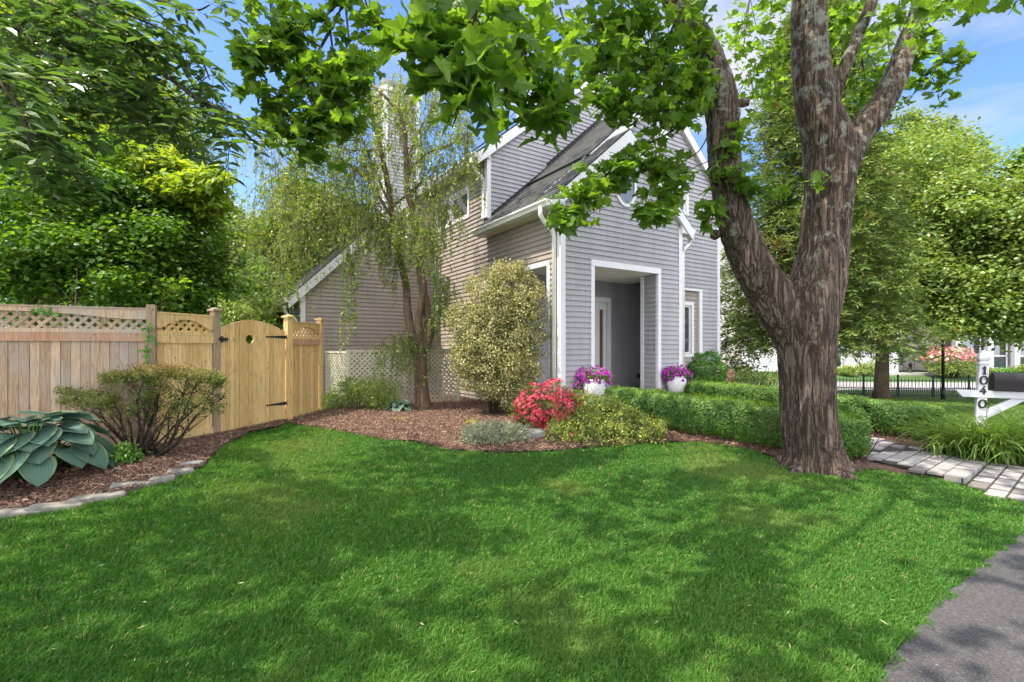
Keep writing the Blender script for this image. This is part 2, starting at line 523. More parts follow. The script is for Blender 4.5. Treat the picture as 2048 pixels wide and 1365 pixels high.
def G3(a, b, c): return [(0, a), (.5, b), (1, c)]
M['lf_maple'] = leaf_mat('maple_leaf', G3((.060, .125, .020), (.10, .19, .028), (.16, .27, .040)), .58, (1.7, 1.6, .5), .42, .4)
M['lf_dark'] = leaf_mat('dark_compound_leaf', G3((.045, .085, .030), (.065, .12, .038), (.10, .165, .05)), .42, (1.6, 1.7, .6), .38, .5)
M['lf_bgl'] = leaf_mat('woodland_leaf', [(0, (.04, .09, .014)), (.55, (.08, .17, .022)), (.85, (.15, .26, .03)), (1, (.30, .36, .04))], .5, (1.6, 1.5, .4))
M['lf_sunlit'] = leaf_mat('sunlit_yellow_leaf', G3((.12, .22, .025), (.20, .30, .03), (.34, .38, .05)), .5, (1.4, 1.3, .4))  # brighter yellow green paints sunlight into the woodland leaf colour
M['lf_far'] = leaf_mat('far_leaf', G3((.075, .13, .030), (.13, .19, .040), (.21, .25, .055)), .45, (1.4, 1.35, .5))
M['lf_weep'] = leaf_mat('weeping_leaf', [(0, (.09, .16, .03)), (.6, (.17, .26, .045)), (1, (.32, .38, .09))], .45, (1.5, 1.4, .5), .35, .5)
M['lf_var'] = leaf_mat('variegated_leaf', [(0, (.08, .10, .03)), (.3, (.17, .19, .06)), (.55, (.36, .34, .13)), (1, (.66, .61, .33))], .3, (1.2, 1.15, .6), .4, .4)
M['lf_euo'] = leaf_mat('gold_edged_leaf', [(0, (.055, .11, .02)), (.4, (.10, .17, .03)), (.62, (.30, .33, .06)), (1, (.52, .46, .09))], .3, (1.2, 1.15, .5), .4)
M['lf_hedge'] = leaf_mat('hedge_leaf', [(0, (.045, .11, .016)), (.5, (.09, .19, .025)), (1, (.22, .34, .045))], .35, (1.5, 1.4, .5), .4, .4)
M['lf_box'] = leaf_mat('bright_green_leaf', G3((.055, .15, .02), (.09, .22, .03), (.16, .32, .05)), .35, (1.4, 1.4, .5))
M['lf_shrub'] = leaf_mat('pale_green_leaf', G3((.11, .18, .035), (.20, .28, .06), (.34, .40, .12)), .35, (1.3, 1.3, .5))
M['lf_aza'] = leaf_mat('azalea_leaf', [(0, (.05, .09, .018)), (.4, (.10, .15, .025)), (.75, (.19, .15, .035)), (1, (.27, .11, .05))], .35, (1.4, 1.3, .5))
M['lf_ever'] = leaf_mat('evergreen_spray', [(0, (.07, .12, .03)), (.6, (.13, .19, .045)), (1, (.24, .29, .08))], .25, (1.3, 1.3, .5), .55, .25,
                        patch=(.9, (.20, .105, .035), .62))
M['lf_tree'] = leaf_mat('street_tree_leaf', [(0, (.07, .14, .028)), (.5, (.15, .23, .045)), (1, (.33, .38, .11))], .4, (1.4, 1.35, .5), .35, .5)
M['lf_lily'] = leaf_mat('daylily_blade', G3((.07, .15, .025), (.12, .22, .035), (.23, .33, .07)), .35, (1.4, 1.3, .5), .4, .4)
M['lf_jun'] = leaf_mat('silvery_groundcover', G3((.12, .15, .09), (.22, .25, .16), (.42, .42, .29)), .2, (1.1, 1.1, .8), .6, .2)
M['lf_sedum'] = leaf_mat('yellow_groundcover', G3((.2, .2, .03), (.32, .30, .04), (.42, .38, .07)), .3)
M['fl_pink'] = leaf_mat('coral_petal', G3((.46, .030, .060), (.58, .065, .115), (.70, .17, .22)), .3, (1, .9, .9), .6, .15)
M['fl_pur'] = leaf_mat('magenta_petal', G3((.26, .008, .24), (.40, .015, .38), (.52, .05, .50)), .35, (1.1, .8, 1.1), .6, .15)
M['fl_rose'] = leaf_mat('pale_rose_petal', G3((.55, .14, .17), (.68, .27, .28), (.75, .45, .42)), .3, (1, 1, 1), .6, .15)
M['grass'] = leaf_mat('lawn_blade', [(0, (.034, .115, .014)), (.45, (.062, .175, .022)), (.8, (.11, .24, .033)), (.94, (.18, .28, .05)), (1, (.33, .33, .12))], .40, (1.4, 1.3, .6), .5, .3,
                     patch=(.55, (.14, .215, .045), .54))
M['grass_r'] = leaf_mat('side_lawn_blade', [(0, (.045, .10, .014)), (.5, (.09, .165, .022)), (1, (.20, .26, .05))], .4, (1.4, 1.3, .5), .5, .3)

def ground_mat():
    m, nt, b = new_mat('ground_turf')
    n = tex(nt, 'Noise', 40, 6, .7); n2 = tex(nt, 'Noise', .8, 4)
    r = ramp(nt, [(.3, (.016, .045, .008)), (.6, (.045, .105, .016)), (.8, (.085, .15, .025))], n.outputs['Fac'])
    r2 = ramp(nt, [(.35, (.8, .85, .8)), (.7, (1.25, 1.15, 1.1))], n2.outputs['Fac'])
    nt.links.new(mixc(nt, 1.0, r.outputs[0], r2.outputs[0], 'MULTIPLY'), b.inputs['Base Color'])
    b.inputs['Roughness'].default_value = .95; bump(nt, b, n.outputs['Fac'], .8, .03)
    return m
M['ground'] = ground_mat()
def mulch_mat(name, lo, mid, hi):
    m, nt, b = new_mat(name)
    v = tex(nt, 'Voronoi', 34, mscale=(1, 1, 1)); n = tex(nt, 'Noise', 60, 5, .7)
    n2 = tex(nt, 'Noise', 2.0, 4)
    r = ramp(nt, [(0, lo), (.5, mid), (1, hi)], v.outputs['Color'])
    r2 = ramp(nt, [(.3, (.8, .8, .8)), (.7, (1.15, 1.15, 1.15))], n2.outputs['Fac'])
    c = mixc(nt, .5, r.outputs[0], n.outputs['Fac'], 'OVERLAY')
    nt.links.new(mixc(nt, 1.0, c, r2.outputs[0], 'MULTIPLY'), b.inputs['Base Color']); b.inputs['Roughness'].default_value = .95
    bump(nt, b, v.outputs['Distance'], 1.0, .02)
    return m
M['mulch'] = mulch_mat('bark_mulch', (.04, .02, .013), (.095, .048, .031), (.18, .10, .068))
m, nt, b = new_mat('mulch_chip'); M['chip'] = m
r = ramp(nt, [(0, (.04, .02, .013)), (.5, (.115, .06, .04)), (.85, (.21, .125, .085)), (1, (.34, .23, .16))], attr(nt))
nt.links.new(r.outputs[0], b.inputs['Base Color']); b.inputs['Roughness'].default_value = .9

def asphalt_mat():
    m, nt, b = new_mat('driveway_asphalt')
    v = tex(nt, 'Voronoi', 110); n = tex(nt, 'Noise', 200, 3); n2 = tex(nt, 'Noise', 1.4, 5)
    r = ramp(nt, [(0, (.03, .028, .029)), (.6, (.062, .057, .060)), (.95, (.10, .095, .095)), (1, (.26, .25, .24))], v.outputs['Color'])
    r2 = ramp(nt, [(.3, (.75, .75, .76)), (.7, (1.15, 1.13, 1.12))], n2.outputs['Fac'])
    c = mixc(nt, 1.0, r.outputs[0], r2.outputs[0], 'MULTIPLY')
    ck = tex(nt, 'Voronoi', .9, feature='DISTANCE_TO_EDGE'); wob = tex(nt, 'Noise', 3, 5)
    cf = ramp(nt, [(.004, (.35, .35, .35)), (.012, (1, 1, 1))], math_n(nt, 'MULTIPLY_ADD', wob.outputs['Fac'], .02, ck.outputs['Distance']))
    c = mixc(nt, .8, c, cf.outputs[0], 'MULTIPLY')
    nt.links.new(c, b.inputs['Base Color']); b.inputs['Roughness'].default_value = .85
    bump(nt, b, v.outputs['Distance'], .9, .008)
    return m
M['asphalt'] = asphalt_mat()
M['road'] = plain('road_asphalt', (.20, .19, .19), .9, .1, 30, .2)
m, nt, b = new_mat('concrete_pavers'); M['paver'] = m
r = ramp(nt, [(0, (.12, .105, .095)), (.5, (.20, .183, .172)), (1, (.29, .27, .258))], attr(nt))
n = tex(nt, 'Noise', 45, 6, .7)
nt.links.new(mixc(nt, .35, r.outputs[0], n.outputs['Fac'], 'OVERLAY'), b.inputs['Base Color']); b.inputs['Roughness'].default_value = .85
bump(nt, b, n.outputs['Fac'], .3, .004)
M['joint'] = plain('paver_joint_sand', (.03, .025, .02), .95, .3, 30)
M['stone'] = plain('edging_stone', (.165, .155, .135), .9, .35, 14, .8)
M['stone_g'] = plain('garden_rock', (.17, .17, .165), .9, .3, 10, .8)
M['pot'] = plain('glazed_white_pot', (.62, .62, .62), .35, .07, 5)
M['soil'] = plain('potting_soil', (.05, .035, .025), .95, .3, 40, .6)
M['lattice'] = plain('cream_lattice', (.52, .48, .36), .7, .12, 5)
M['white_post'] = plain('white_painted_wood', (.52, .52, .54), .5, .06, 5)
M['mailbox'] = plain('black_mailbox_metal', (.014, .011, .011), .5, .15, 5, metal=.0, spec=.25)
M['digit'] = plain('black_number', (.01, .01, .012), .4, .05, 5)
M['house2'] = siding_mat('cream_siding', (.62, .58, .50))
M['door2'] = plain('grey_door', (.30, .275, .265), .6, .05, 3)
M['white2'] = plain('white_vinyl', (.80, .79, .78), .5, .03, 3)
M['roof2'] = plain('grey_shingles', (.16, .155, .15), .9, .25, 14)
def stone2():
    m, nt, b = new_mat('stacked_stone')
    v = tex(nt, 'Voronoi', 4, mscale=(1, 1, 2.2))
    r = ramp(nt, [(0, (.22, .20, .18)), (.5, (.36, .34, .31)), (1, (.50, .47, .43))], v.outputs['Color'])
    nt.links.new(r.outputs[0], b.inputs['Base Color']); b.inputs['Roughness'].default_value = .9
    return m
M['stone2'] = stone2()

def hosta_mat(name, a, c):
    m, nt, b = new_mat(name)
    sp = nt.nodes.new('ShaderNodeSeparateXYZ'); tc = nt.nodes.new('ShaderNodeTexCoord')
    nt.links.new(tc.outputs['UV'], sp.inputs[0])
    x = math_n(nt, 'SUBTRACT', sp.outputs['X'], .5); x = math_n(nt, 'ABSOLUTE', x)
    w = math_n(nt, 'SINE', math_n(nt, 'MULTIPLY', x, 120.0))
    r = ramp(nt, [(.0, tuple(k * .85 for k in a)), (1, a)], math_n(nt, 'MULTIPLY_ADD', w, .5, .5))
    e = ramp(nt, [(.40, (0, 0, 0)), (.5, (1, 1, 1))], x)
    n = tex(nt, 'Noise', 3, 3)
    col = mixc(nt, e.outputs[0], r.outputs[0], c)
    nf = ramp(nt, [(.3, (.8, .82, .85)), (.7, (1.15, 1.12, 1.05))], n.outputs['Fac'])
    col = mixc(nt, 1.0, col, nf.outputs[0], 'MULTIPLY')
    nt.links.new(col, b.inputs['Base Color']); b.inputs['Roughness'].default_value = .5; b.inputs['Specular IOR Level'].default_value = .35
    bump(nt, b, w, .5, .004)
    t = nt.nodes.new('ShaderNodeBsdfTranslucent'); nt.links.new(col, t.inputs['Color'])
    mx = nt.nodes.new('ShaderNodeMixShader'); mx.inputs[0].default_value = .2
    nt.links.new(b.outputs[0], mx.inputs[1]); nt.links.new(t.outputs[0], mx.inputs[2])
    nt.links.new(mx.outputs[0], nt.nodes['Material Output'].inputs['Surface'])
    return m
M['hosta'] = hosta_mat('blue_hosta_leaf', (.10, .19, .14), (.20, .28, .13))
M['hosta2'] = hosta_mat('white_edged_hosta_leaf', (.13, .22, .16), (.50, .55, .45))
# ---------------------------------------------------------------- ground sheets
def pip(x, y, poly):
    x = np.asarray(x); y = np.asarray(y); ins = np.zeros(x.shape, bool)
    n = len(poly)
    for i in range(n):
        x0, y0 = poly[i]; x1, y1 = poly[(i + 1) % n]
        c = ((y0 > y) != (y1 > y)) & (x < (x1 - x0) * (y - y0) / (y1 - y0 + 1e-12) + x0)
        ins ^= c
    return ins

def smooth_poly(pts, step=.12, jitter=0.0):
    out = []
    n = len(pts)
    for i in range(n):
        a, b_ = Vector(pts[i]), Vector(pts[(i + 1) % n])
        k = max(1, int((b_ - a).length / step))
        for j in range(k):
            p = a.lerp(b_, j / k)
            out.append((p.x + random.uniform(-jitter, jitter), p.y + random.uniform(-jitter, jitter)))
    return out

def sheet(name, poly, mat, dz, step=.2, jitter=0, zfun=None, thick=0, kind='structure'):
    bd = smooth_poly(poly, step, jitter)
    xs = [p[0] for p in bd]; ys = [p[1] for p in bd]
    gx, gy = np.meshgrid(np.arange(min(xs), max(xs), step), np.arange(min(ys), max(ys), step))
    gx = gx.ravel(); gy = gy.ravel(); k = pip(gx, gy, bd)
    pts = [Vector(p) for p in bd] + [Vector((a, b_)) for a, b_ in zip(gx[k], gy[k])]
    nb = len(bd)
    vs, es, fs, *_ = geometry.delaunay_2d_cdt(pts, [(i, (i + 1) % nb) for i in range(nb)], [], 1, 1e-5)
    V = []
    for v in vs:
        z = (zfun(v.x, v.y) if zfun else zgf(v.x, v.y)) + dz
        V.append((v.x, v.y, z))
    mb = MB(); mb.add(V, [tuple(f) for f in fs], smooth=True)
    if thick:
        B = [(p[0], p[1], (zfun(*p) if zfun else zgf(*p)) + dz) for p in bd]
        W = B + [(x, y, z - thick) for x, y, z in B]
        mb.add(W, [(i, (i + 1) % nb, nb + (i + 1) % nb, nb + i) for i in range(nb)])
    o = mb.build(name, mat)
    return tag(o, kind=kind) if kind else o

gx = np.concatenate([np.linspace(-70, -12, 30), np.arange(-11.5, 14, .25), np.linspace(14.5, 90, 50)])
gy = np.concatenate([np.linspace(-25, 0, 16), np.arange(.25, 24, .25), np.linspace(24.5, 130, 60)])
X, Y = np.meshgrid(gx, gy); Z = zg(X, Y)
nx, ny = len(gx), len(gy)
V = np.stack([X, Y, Z], -1).reshape(-1, 3)
F = [(j * nx + i, j * nx + i + 1, (j + 1) * nx + i + 1, (j + 1) * nx + i) for j in range(ny - 1) for i in range(nx - 1)]
mb = MB(); mb.add(V.tolist(), F, smooth=True)
tag(mb.build('ground', M['ground']), kind='structure')

def gl(pxs): return [tuple(GP(a, b_).xy) for a, b_ in pxs]
lawn_edge = gl([(578, 850), (625, 856), (700, 869), (770, 881), (830, 886), (900, 903), (1000, 909), (1100, 906), (1200, 896),
                (1300, 888), (1400, 887), (1490, 900), (1560, 922), (1640, 950), (1700, 942), (1760, 944), (1790, 950)])
MULCH_A = lawn_edge + [(4.72, 5.35), (4.52, 5.83), (4.45, 6.3), (4.0, 7.0), (3.1, 8.2), (3.0, 9.0), (.9, 9.3), (-1.2, 12.6), (-4.2, 12.0), (-3.70, 9.6), (-3.85, 8.45)]
MULCH_B = gl([(0, 1042), (100, 1024), (200, 1003), (290, 977), (360, 954), (410, 935), (445, 895), (500, 868), (562, 856)]) + \
    [(-3.88, 8.40), (-4.40, 7.25), (-4.72, 6.42), (-6.3, 5.75), (-8.0, 5.0), (-7.5, 3.9)]
MULCH_C = [(5.9, 5.95), (5.5, 6.93), (4.65, 8.1), (3.75, 9.4), (3.9, 10.9), (5.0, 11.2), (6.2, 11.3), (6.7, 9.0), (7.1, 7.3), (7.4, 6.6), (7.2, 5.6), (6.6, 5.4)]
def mulch_z(x, y): return zgf(x, y) + .014 * math.sin(x * 5.1 + y * 2) * math.sin(y * 6.3 - x) + .008 * math.sin(x * 17) * math.sin(y * 13)
sheet('mulch_bed', MULCH_A, M['mulch'], .025, .16, .02, mulch_z)
sheet('mulch_bed', MULCH_B, M['mulch'], .025, .16, .02, mulch_z)
sheet('mulch_bed', MULCH_C, M['mulch'], .025, .16, .02, mulch_z)
DRIVE = [(.2, -2.0), (.9, .9), (1.22, 1.6), (1.63, 2.17), (2.13, 2.56), (2.67, 2.95), (3.25, 3.35), (3.86, 3.74), (4.30, 4.0), (4.9, 4.28),
         (7.0, 4.6), (14, 5.0), (20, -4), (10, -6)]
sheet('driveway', DRIVE, M['asphalt'], .012, .2, .012)
WALK_U = [(4.80, 5.14), (4.52, 5.83), (4.42, 6.3), (4.0, 7.0), (3.1, 8.2), (2.6, 8.9), (3.6, 9.6), (4.6, 8.1), (5.46, 6.93), (5.81, 5.9)]
def walkz(x, y): return (max(.13, zgf(x, y) + .02) if y < 6.5 else zgf(x, y) + .02 + .05 * (1 - min(1, (y - 6.5) / 1.5)))
WALK_L = [(4.78, 5.08), (5.86, 5.90), (6.6, 5.45), (9.0, 5.3), (9, 4.72), (7, 4.62), (4.9, 4.30), (4.82, 4.6)]
def pavers(poly, zf, thick, lead, border=None):
    d1 = Vector((.79, .613)); d2 = Vector((-.613, .79)); r_ = random.Random(3); o = Vector(poly[0])
    mb = MB(); rows = 60
    for i in range(-rows, rows):
        a = -7 + r_.random() * .2; w = .158
        while a < 7:
            l = r_.choice([.158, .235, .235, .31]); c = o + d1 * (a + l / 2) + d2 * (i * w + w / 2)
            if pip(np.array([c.x]), np.array([c.y]), poly)[0] and not (border and i == 0):
                z = zf(c.x, c.y) + r_.uniform(-.0015, .0015); g = .009
                T = lambda p, q, h, a=a, i=i: Vector((*(o + d1 * p + d2 * q), h))
                mb.box(T, a + .017, a + l - .017, i * w + g * .8, (i + 1) * w - g * .8, z - .03, z, r_.random())
            a += l
    if border:
        L = border; a = 0
        while a < L - .05:
            c = o + d1 * (a + .05); z = zf(c.x, c.y) + .004
            T = lambda p, q, h: Vector((*(o + d1 * p + d2 * q), h))
            mb.box(T, a + .004, a + .098, -.02, .155, z - .075, z, r_.random()); a += .102
    m = mb.build('walkway', M['paver'], bevel=.006); tag(m, kind='structure')
sheet('walkway', WALK_U, M['joint'], -.009, .25, 0, walkz, .12)
sheet('walkway', WALK_L, M['joint'], .024, .25)
pavers(WALK_U, walkz, .1, 0, 1.27)
pavers(WALK_L, lambda x, y: zgf(x, y) + .032, .05, 0)
ROAD = [(-5, 24.5), (14, 24.3), (60, 22.0), (60, 28.2), (14, 30.2), (-5, 30.6)]
sheet('road', ROAD, M['road'], .02, .8)

# ---------------------------------------------------------------- lawn
BED_MASKS = [MULCH_A, MULCH_B, MULCH_C, DRIVE, WALK_U, WALK_L, ROAD]
HU = Vector((.840, .542, 0)); HV = Vector((-.5426, .840, 0)); HO = Vector((.887, 8.75, 0))
def Hp(u, v, z): return HO + HU * u + HV * v + Vector((0, 0, z))
HOUSE_FP = [tuple(Hp(u, v, 0).xy) for u, v in ((0, 0), (3.4, 0), (5.7, .6), (5.7, 12), (-3.5, 12), (-3.5, 5.5), (0, 5.5))]

def grass(name, n, xr, yr, power, h0, h1, w, mat, extra=None, fine=True):
    rng = np.random.default_rng(5)
    # density falls with distance from the camera side of the lawn
    u = rng.random(n); a, b_ = yr
    if power == 1: y = a * (b_ / a) ** u
    else:
        q = 1 - power; y = (a ** q + u * (b_ ** q - a ** q)) ** (1 / q)
    half = np.minimum(1.13 * y + .4, 1e9)
    x = (rng.random(n) * 2 - 1) * half
    k = (x > xr[0]) & (x < xr[1])
    wx = .014 * np.sin(x * 23 + y * 11) + .012 * np.sin(y * 41 - x * 17) + rng.normal(0, .010, n)
    for pl in BED_MASKS + [HOUSE_FP]:
        k &= ~pip(x + wx, y - wx, pl)
    if extra is not None: k &= extra(x, y)
    x = x[k]; y = y[k]; N = len(x)
    z = zg(x, y)
    patch = .5 + .5 * np.sin(x * 2.1 + np.sin(y * 1.7)) * np.sin(y * 2.6 + np.sin(x * 1.3))
    h = rng.uniform(h0, h1, N) * (.8 + .35 * patch)
    ww = w * np.clip(y / 2.5, .7, 6) * rng.uniform(.7, 1.3, N)
    ang = rng.uniform(0, 2 * np.pi, N)
    sx, sy = np.cos(ang), np.sin(ang)
    la = rng.uniform(0, 2 * np.pi, N); lean = rng.uniform(.15, 1.0, N) * h
    lx, ly = np.cos(la) * lean + .012, np.sin(la) * lean
    c = np.stack([x, y, z], 1)
    side = np.stack([sx, sy, np.zeros(N)], 1) * ww[:, None] * .5
    mid = c + np.stack([lx * .35, ly * .35, h * .62], 1)
    tip = c + np.stack([lx, ly, h * (1 - .25 * lean / h)], 1)
    if fine:
        Vv = np.stack([c - side, c + side, mid + side * .8, mid - side * .8, tip], 1); T = [(0, 1, 2), (0, 2, 3), (3, 2, 4)]
    else:
        Vv = np.stack([c - side, c + side, tip], 1); T = [(0, 1, 2)]
    r = np.clip(rng.normal(.42, .2, N) + .16 * (patch - .5) + .12 * np.sin(x * .9 + 1) * np.sin(y * .8), 0, .93)
    r[rng.random(N) < .025] = 1.0
    o = np_mesh(name, Vv, T, mat, r)
    return o
o = grass('lawn_grass', 760000, (-9, 7), (1.35, 10.5), 1.15, .024, .050, .0048, M['grass'],
          lambda x, y: ~((x > 4.6) & (y > 5.4)))
tag(o, 'short green lawn grass across the front yard', 'grass', kind='stuff')
rc_ = np.random.default_rng(55)      # pale mown clippings and a few fallen leaves lying on the lawn
n_ = 380; cy = rc_.uniform(1.6, 7.0, n_); cx = rc_.uniform(-1, 1, n_) * 1.05 * cy
k_ = np.ones(n_, bool)
for pl in BED_MASKS: k_ &= ~pip(cx, cy, pl)
cx, cy = cx[k_], cy[k_]
def leafbits(x, y, L, W, z0):
    n = len(x); a = rc_.uniform(0, 6.283, n); d = np.stack([np.cos(a), np.sin(a), rc_.normal(0, .15, n)], 1) * L[:, None]; s_ = np.stack([-np.sin(a), np.cos(a), rc_.normal(0, .3, n)], 1) * W[:, None]
    c = np.stack([x, y, zg(x, y) + z0], 1); return np.stack([c - d, c + s_, c + d, c - s_], 1)
M['clip'] = leaf_mat('dry_clipping', G3((.16, .22, .07), (.30, .32, .12), (.42, .38, .2)), .3)
tag(np_mesh('grass_clippings', leafbits(cx, cy, rc_.uniform(.008, .028, len(cx)), rc_.uniform(.0015, .004, len(cx)), .045), [(0, 1, 2), (0, 2, 3)], M['clip'], rc_.random(len(cx))),
    'pale grass clippings and bits scattered over the lawn', 'clippings', kind='stuff')
o = grass('side_lawn_grass', 230000, (4.4, 30), (5.3, 24), 1.3, .03, .06, .006, M['grass_r'], lambda x, y: (x > 4.6), fine=False)
tag(o, 'sunlit grass of the side lawn before the iron fence', 'grass', kind='stuff')

# mulch chips
def chips(n, poly, name, label, box_):
    rng = np.random.default_rng(3)
    x = rng.uniform(box_[0], box_[1], n); y = rng.uniform(box_[2], box_[3], n)
    k = pip(x, y, poly); x = x[k]; y = y[k]; N = len(x)
    z = zg(x, y) + .034 + rng.random(N) * .022
    L = rng.uniform(.007, .026, N); W = rng.uniform(.003, .007, N)
    a = rng.uniform(0, 2 * np.pi, N); t = rng.normal(0, .35, N)
    d = np.stack([np.cos(a), np.sin(a), t], 1); s_ = np.stack([-np.sin(a), np.cos(a), rng.normal(0, .3, N)], 1)
    c = np.stack([x, y, z], 1); th = np.array([0, 0, .004])
    V = np.stack([c - d * L[:, None] - s_ * W[:, None], c + d * L[:, None] - s_ * W[:, None], c + d * L[:, None] + s_ * W[:, None], c - d * L[:, None] + s_ * W[:, None],
                  c + th * 2], 1)
    o = np_mesh(name, V, [(0, 1, 4), (1, 2, 4), (2, 3, 4), (3, 0, 4)], M['chip'], rng.random(N))
    tag(o, label, 'mulch', kind='stuff')
chips(110000, MULCH_A, 'mulch_chips', 'reddish brown bark chips covering the bed before the house', (-4, 5, 6, 12.5))
chips(45000, MULCH_B, 'mulch_chips', 'dark bark chips in the bed along the wooden fence', (-7, -3, 4, 8.5))
chips(12000, MULCH_C, 'mulch_chips', 'bark chips between the walkway and the rear hedge', (3.5, 7.5, 5.4, 11.3))

# ---------------------------------------------------------------- house
house = root('house', Hp(0, 0, .2), 'grey clapboard house with white trim, steep gables and a recessed front porch', 'house')
STEP = .0998
def TF(v):   return lambda a, b_, c: Hp(a, v - c, b_)        # front-facing plane: a=u, b=z, c=outward
def TL(u):   return lambda a, b_, c: Hp(u - c, a, b_)        # left-facing plane: a=v
def lap(mb, T, b0, b1, fn, step=STEP, d=.022, uvo=0):
    k0 = math.floor(b0 / step)
    z = k0 * step
    while z < b1 - 1e-4:
        lo, hi = max(z, b0), min(z + step, b1)
        i0, i1, im = fn(lo + 1e-3), fn(hi - 1e-3), fn((lo + hi) / 2)
        if len(i0) != len(im): i0 = im
        if len(i1) != len(im): i1 = im
        for (a, b_), (a2, b2) in zip(i0, i1):
            if b_ - a < .01 and b2 - a2 < .01: continue
            a2, b2 = (a2, b2) if b2 > a2 else ((a + b_) / 2, (a + b_) / 2 + .001)
            vs = [T(a, lo, d), T(b_, lo, d), T(b_, hi, .001), T(a, hi, .001), T(a, lo, -.002), T(b_, lo, -.002)]
            mb.add(vs, [(0, 1, 2, 3), (4, 5, 1, 0)], uvs=[(a, lo), (b_, lo), (b2, hi), (a2, hi), (a, lo), (b_, lo)])
            if (a2, b2) != (a, b_):
                mb.v[-4] = tuple(T(b2, hi, .001)); mb.v[-3] = tuple(T(a2, hi, .001))
        z += step
def cut(iv, holes, z):
    for h0, h1, zl, zh in holes:
        if zl <= z <= zh:
            out = []
            for a, b_ in iv:
                if h0 > a: out.append((a, min(b_, h0)))
                if h1 < b_: out.append((max(a, h1), b_))
            iv = [q for q in out if q[1] > q[0]]
    return iv
zr1 = lambda u: 4.42 + .87 * (1.665 - abs(u - 1.665))
zr2 = lambda u: 4.45 + .90 * (3.4 - abs(u - 3.4))
zr3 = lambda u: 6.15 + .83 * (3.4 - abs(u - 3.4))
zr4 = lambda u: 3.02 + .99 * (u + 3.45)
def gable(zr, slope, base, u0, u1, um):
    def f(z):
        if z < base: return [(u0, u1)]
        t = (z - base) / slope
        return [(max(u0, t), min(u1, 2 * um - t))] if 2 * um - t > t else []
    return f

# bay front (v=0)
mb = MB(); g1 = gable(zr1, .87, 4.42, 0, 3.33, 1.665)
lap(mb, TF(0), .1, 5.83, lambda z: cut(g1(z), [(.80, 2.58, .54, 3.07)], z)); mb.build('wall', M['siding'], house)
# bay left + main left wall (u=0)
mb = MB()
w2v = (3.60, 4.50, 4.77, 5.37); w1v = (4.68, 5.50, 4.77, 5.37)
lap(mb, TL(0), .1, 6.10, lambda z: cut([(0, 5.58)] if z < 4.36 else [(2.66, 5.58)], [(.40, 1.42, .54, 3.05), (*w2v[:2], *w2v[2:]), (*w1v[:2], *w1v[2:])], z))
lap(mb, TL(0), 3.4, 6.10, lambda z: [(5.58, 12)])
mb.build('wall', M['siding_tan'], house)
# second gable front (v=.6)
mb = MB()
def f2(z):
    L = 3.33 if z < 4.42 else max(0, (z - 4.45) / .9)
    Rr = min(5.58, 6.8 - (z - 4.45) / .9)
    return [(L, Rr)] if Rr > L else []
lap(mb, TF(.6), .1, 7.45, lambda z: cut(f2(z), [(3.5, 4.28, 4.78, 5.3), (3.3, 4.78, .9, 2.9)], z)); mb.build('wall', M['siding'], house)
mb = MB(); lap(mb, TF(.66), .9, 2.92, lambda z: cut([(3.3, 4.80)], [(3.9, 4.56, 1.38, 2.55)], z)); mb.build('wall', M['siding_tan'], house)
mb = MB(); lap(mb, lambda a, b_, c: Hp(5.58 + c, a, b_), .1, 4.6, lambda z: [(.6, 12)]); mb.build('wall', M['siding'], house)
# tall wall (v=2.66)
mb = MB()
lap(mb, TF(2.66), 4.3, 8.93, lambda z: gable(zr3, .83, 6.15, 0, 6.8, 3.4)(z)); mb.build('wall', M['siding'], house)
# wing front (v=5.58) and side
mb = MB()
lap(mb, TF(5.58), .1, 6.4, lambda z: [(-3.45 if z < 3.02 else min(-.02, -3.45 + (z - 3.02) / .99), 0)]); mb.build('wall', M['siding_tan'], house)
mb = MB(); wing_win = (6.75, 11.6, 1.75, 2.62)
lap(mb, TL(-3.45), .1, 3.0, lambda z: cut([(5.58, 14)], [wing_win], z)); mb.build('wall', M['siding_tan'], house)
# porch interior
mb = MB()
lap(mb, TF(1.5), .5, 3.07, lambda z: cut([(.0, 3.9)], [(1.25, 2.66, .5, 2.68)], z))
lap(mb, lambda a, b_, c: Hp(2.60 - c, a, b_), .5, 3.07, lambda z: [(.02, .37)])
lap(mb, lambda a, b_, c: Hp(3.9 - c, a, b_), .5, 3.07, lambda z: [(.8, 1.5)])
mb.build('porch_wall', M['siding'], house)
mb = MB()
mb.box(TF(0), .02, 3.3, 3.075, 3.13, -1.5, -.03); mb.build('porch_ceiling', M['ceil'], house)
mb = MB(); mb.box(TF(0), 2.61, 3.9, .54, 3.07, -.42, -.37); mb.build('inner_wall', M['siding'], house)
mb = MB(); mb.box(TF(0), .0, .8, .54, 3.07, -.05, -.02); mb.build('inner_wall', M['siding'], house)
mb = MB(); mb.box(TF(0), .05, 3.42, .15, .54, -1.5, .62); mb.box(TF(0), .45, 2.6, .1, .36, .62, .98)
mb.build('porch_floor', M['concrete'], house, bevel=.012)
mb = MB(); mb.lathe(Hp(1.15, .45, 3.045), [(.001, 0), (.075, 0), (.09, .012), (.095, .03)], 20); mb.build('ceiling_light', M['trim'], house)
mb = MB(); mb.box(TF(1.5), 3.58, 3.70, .78, .88, .015, .09); mb.build('outlet_box', M['dark'], house)

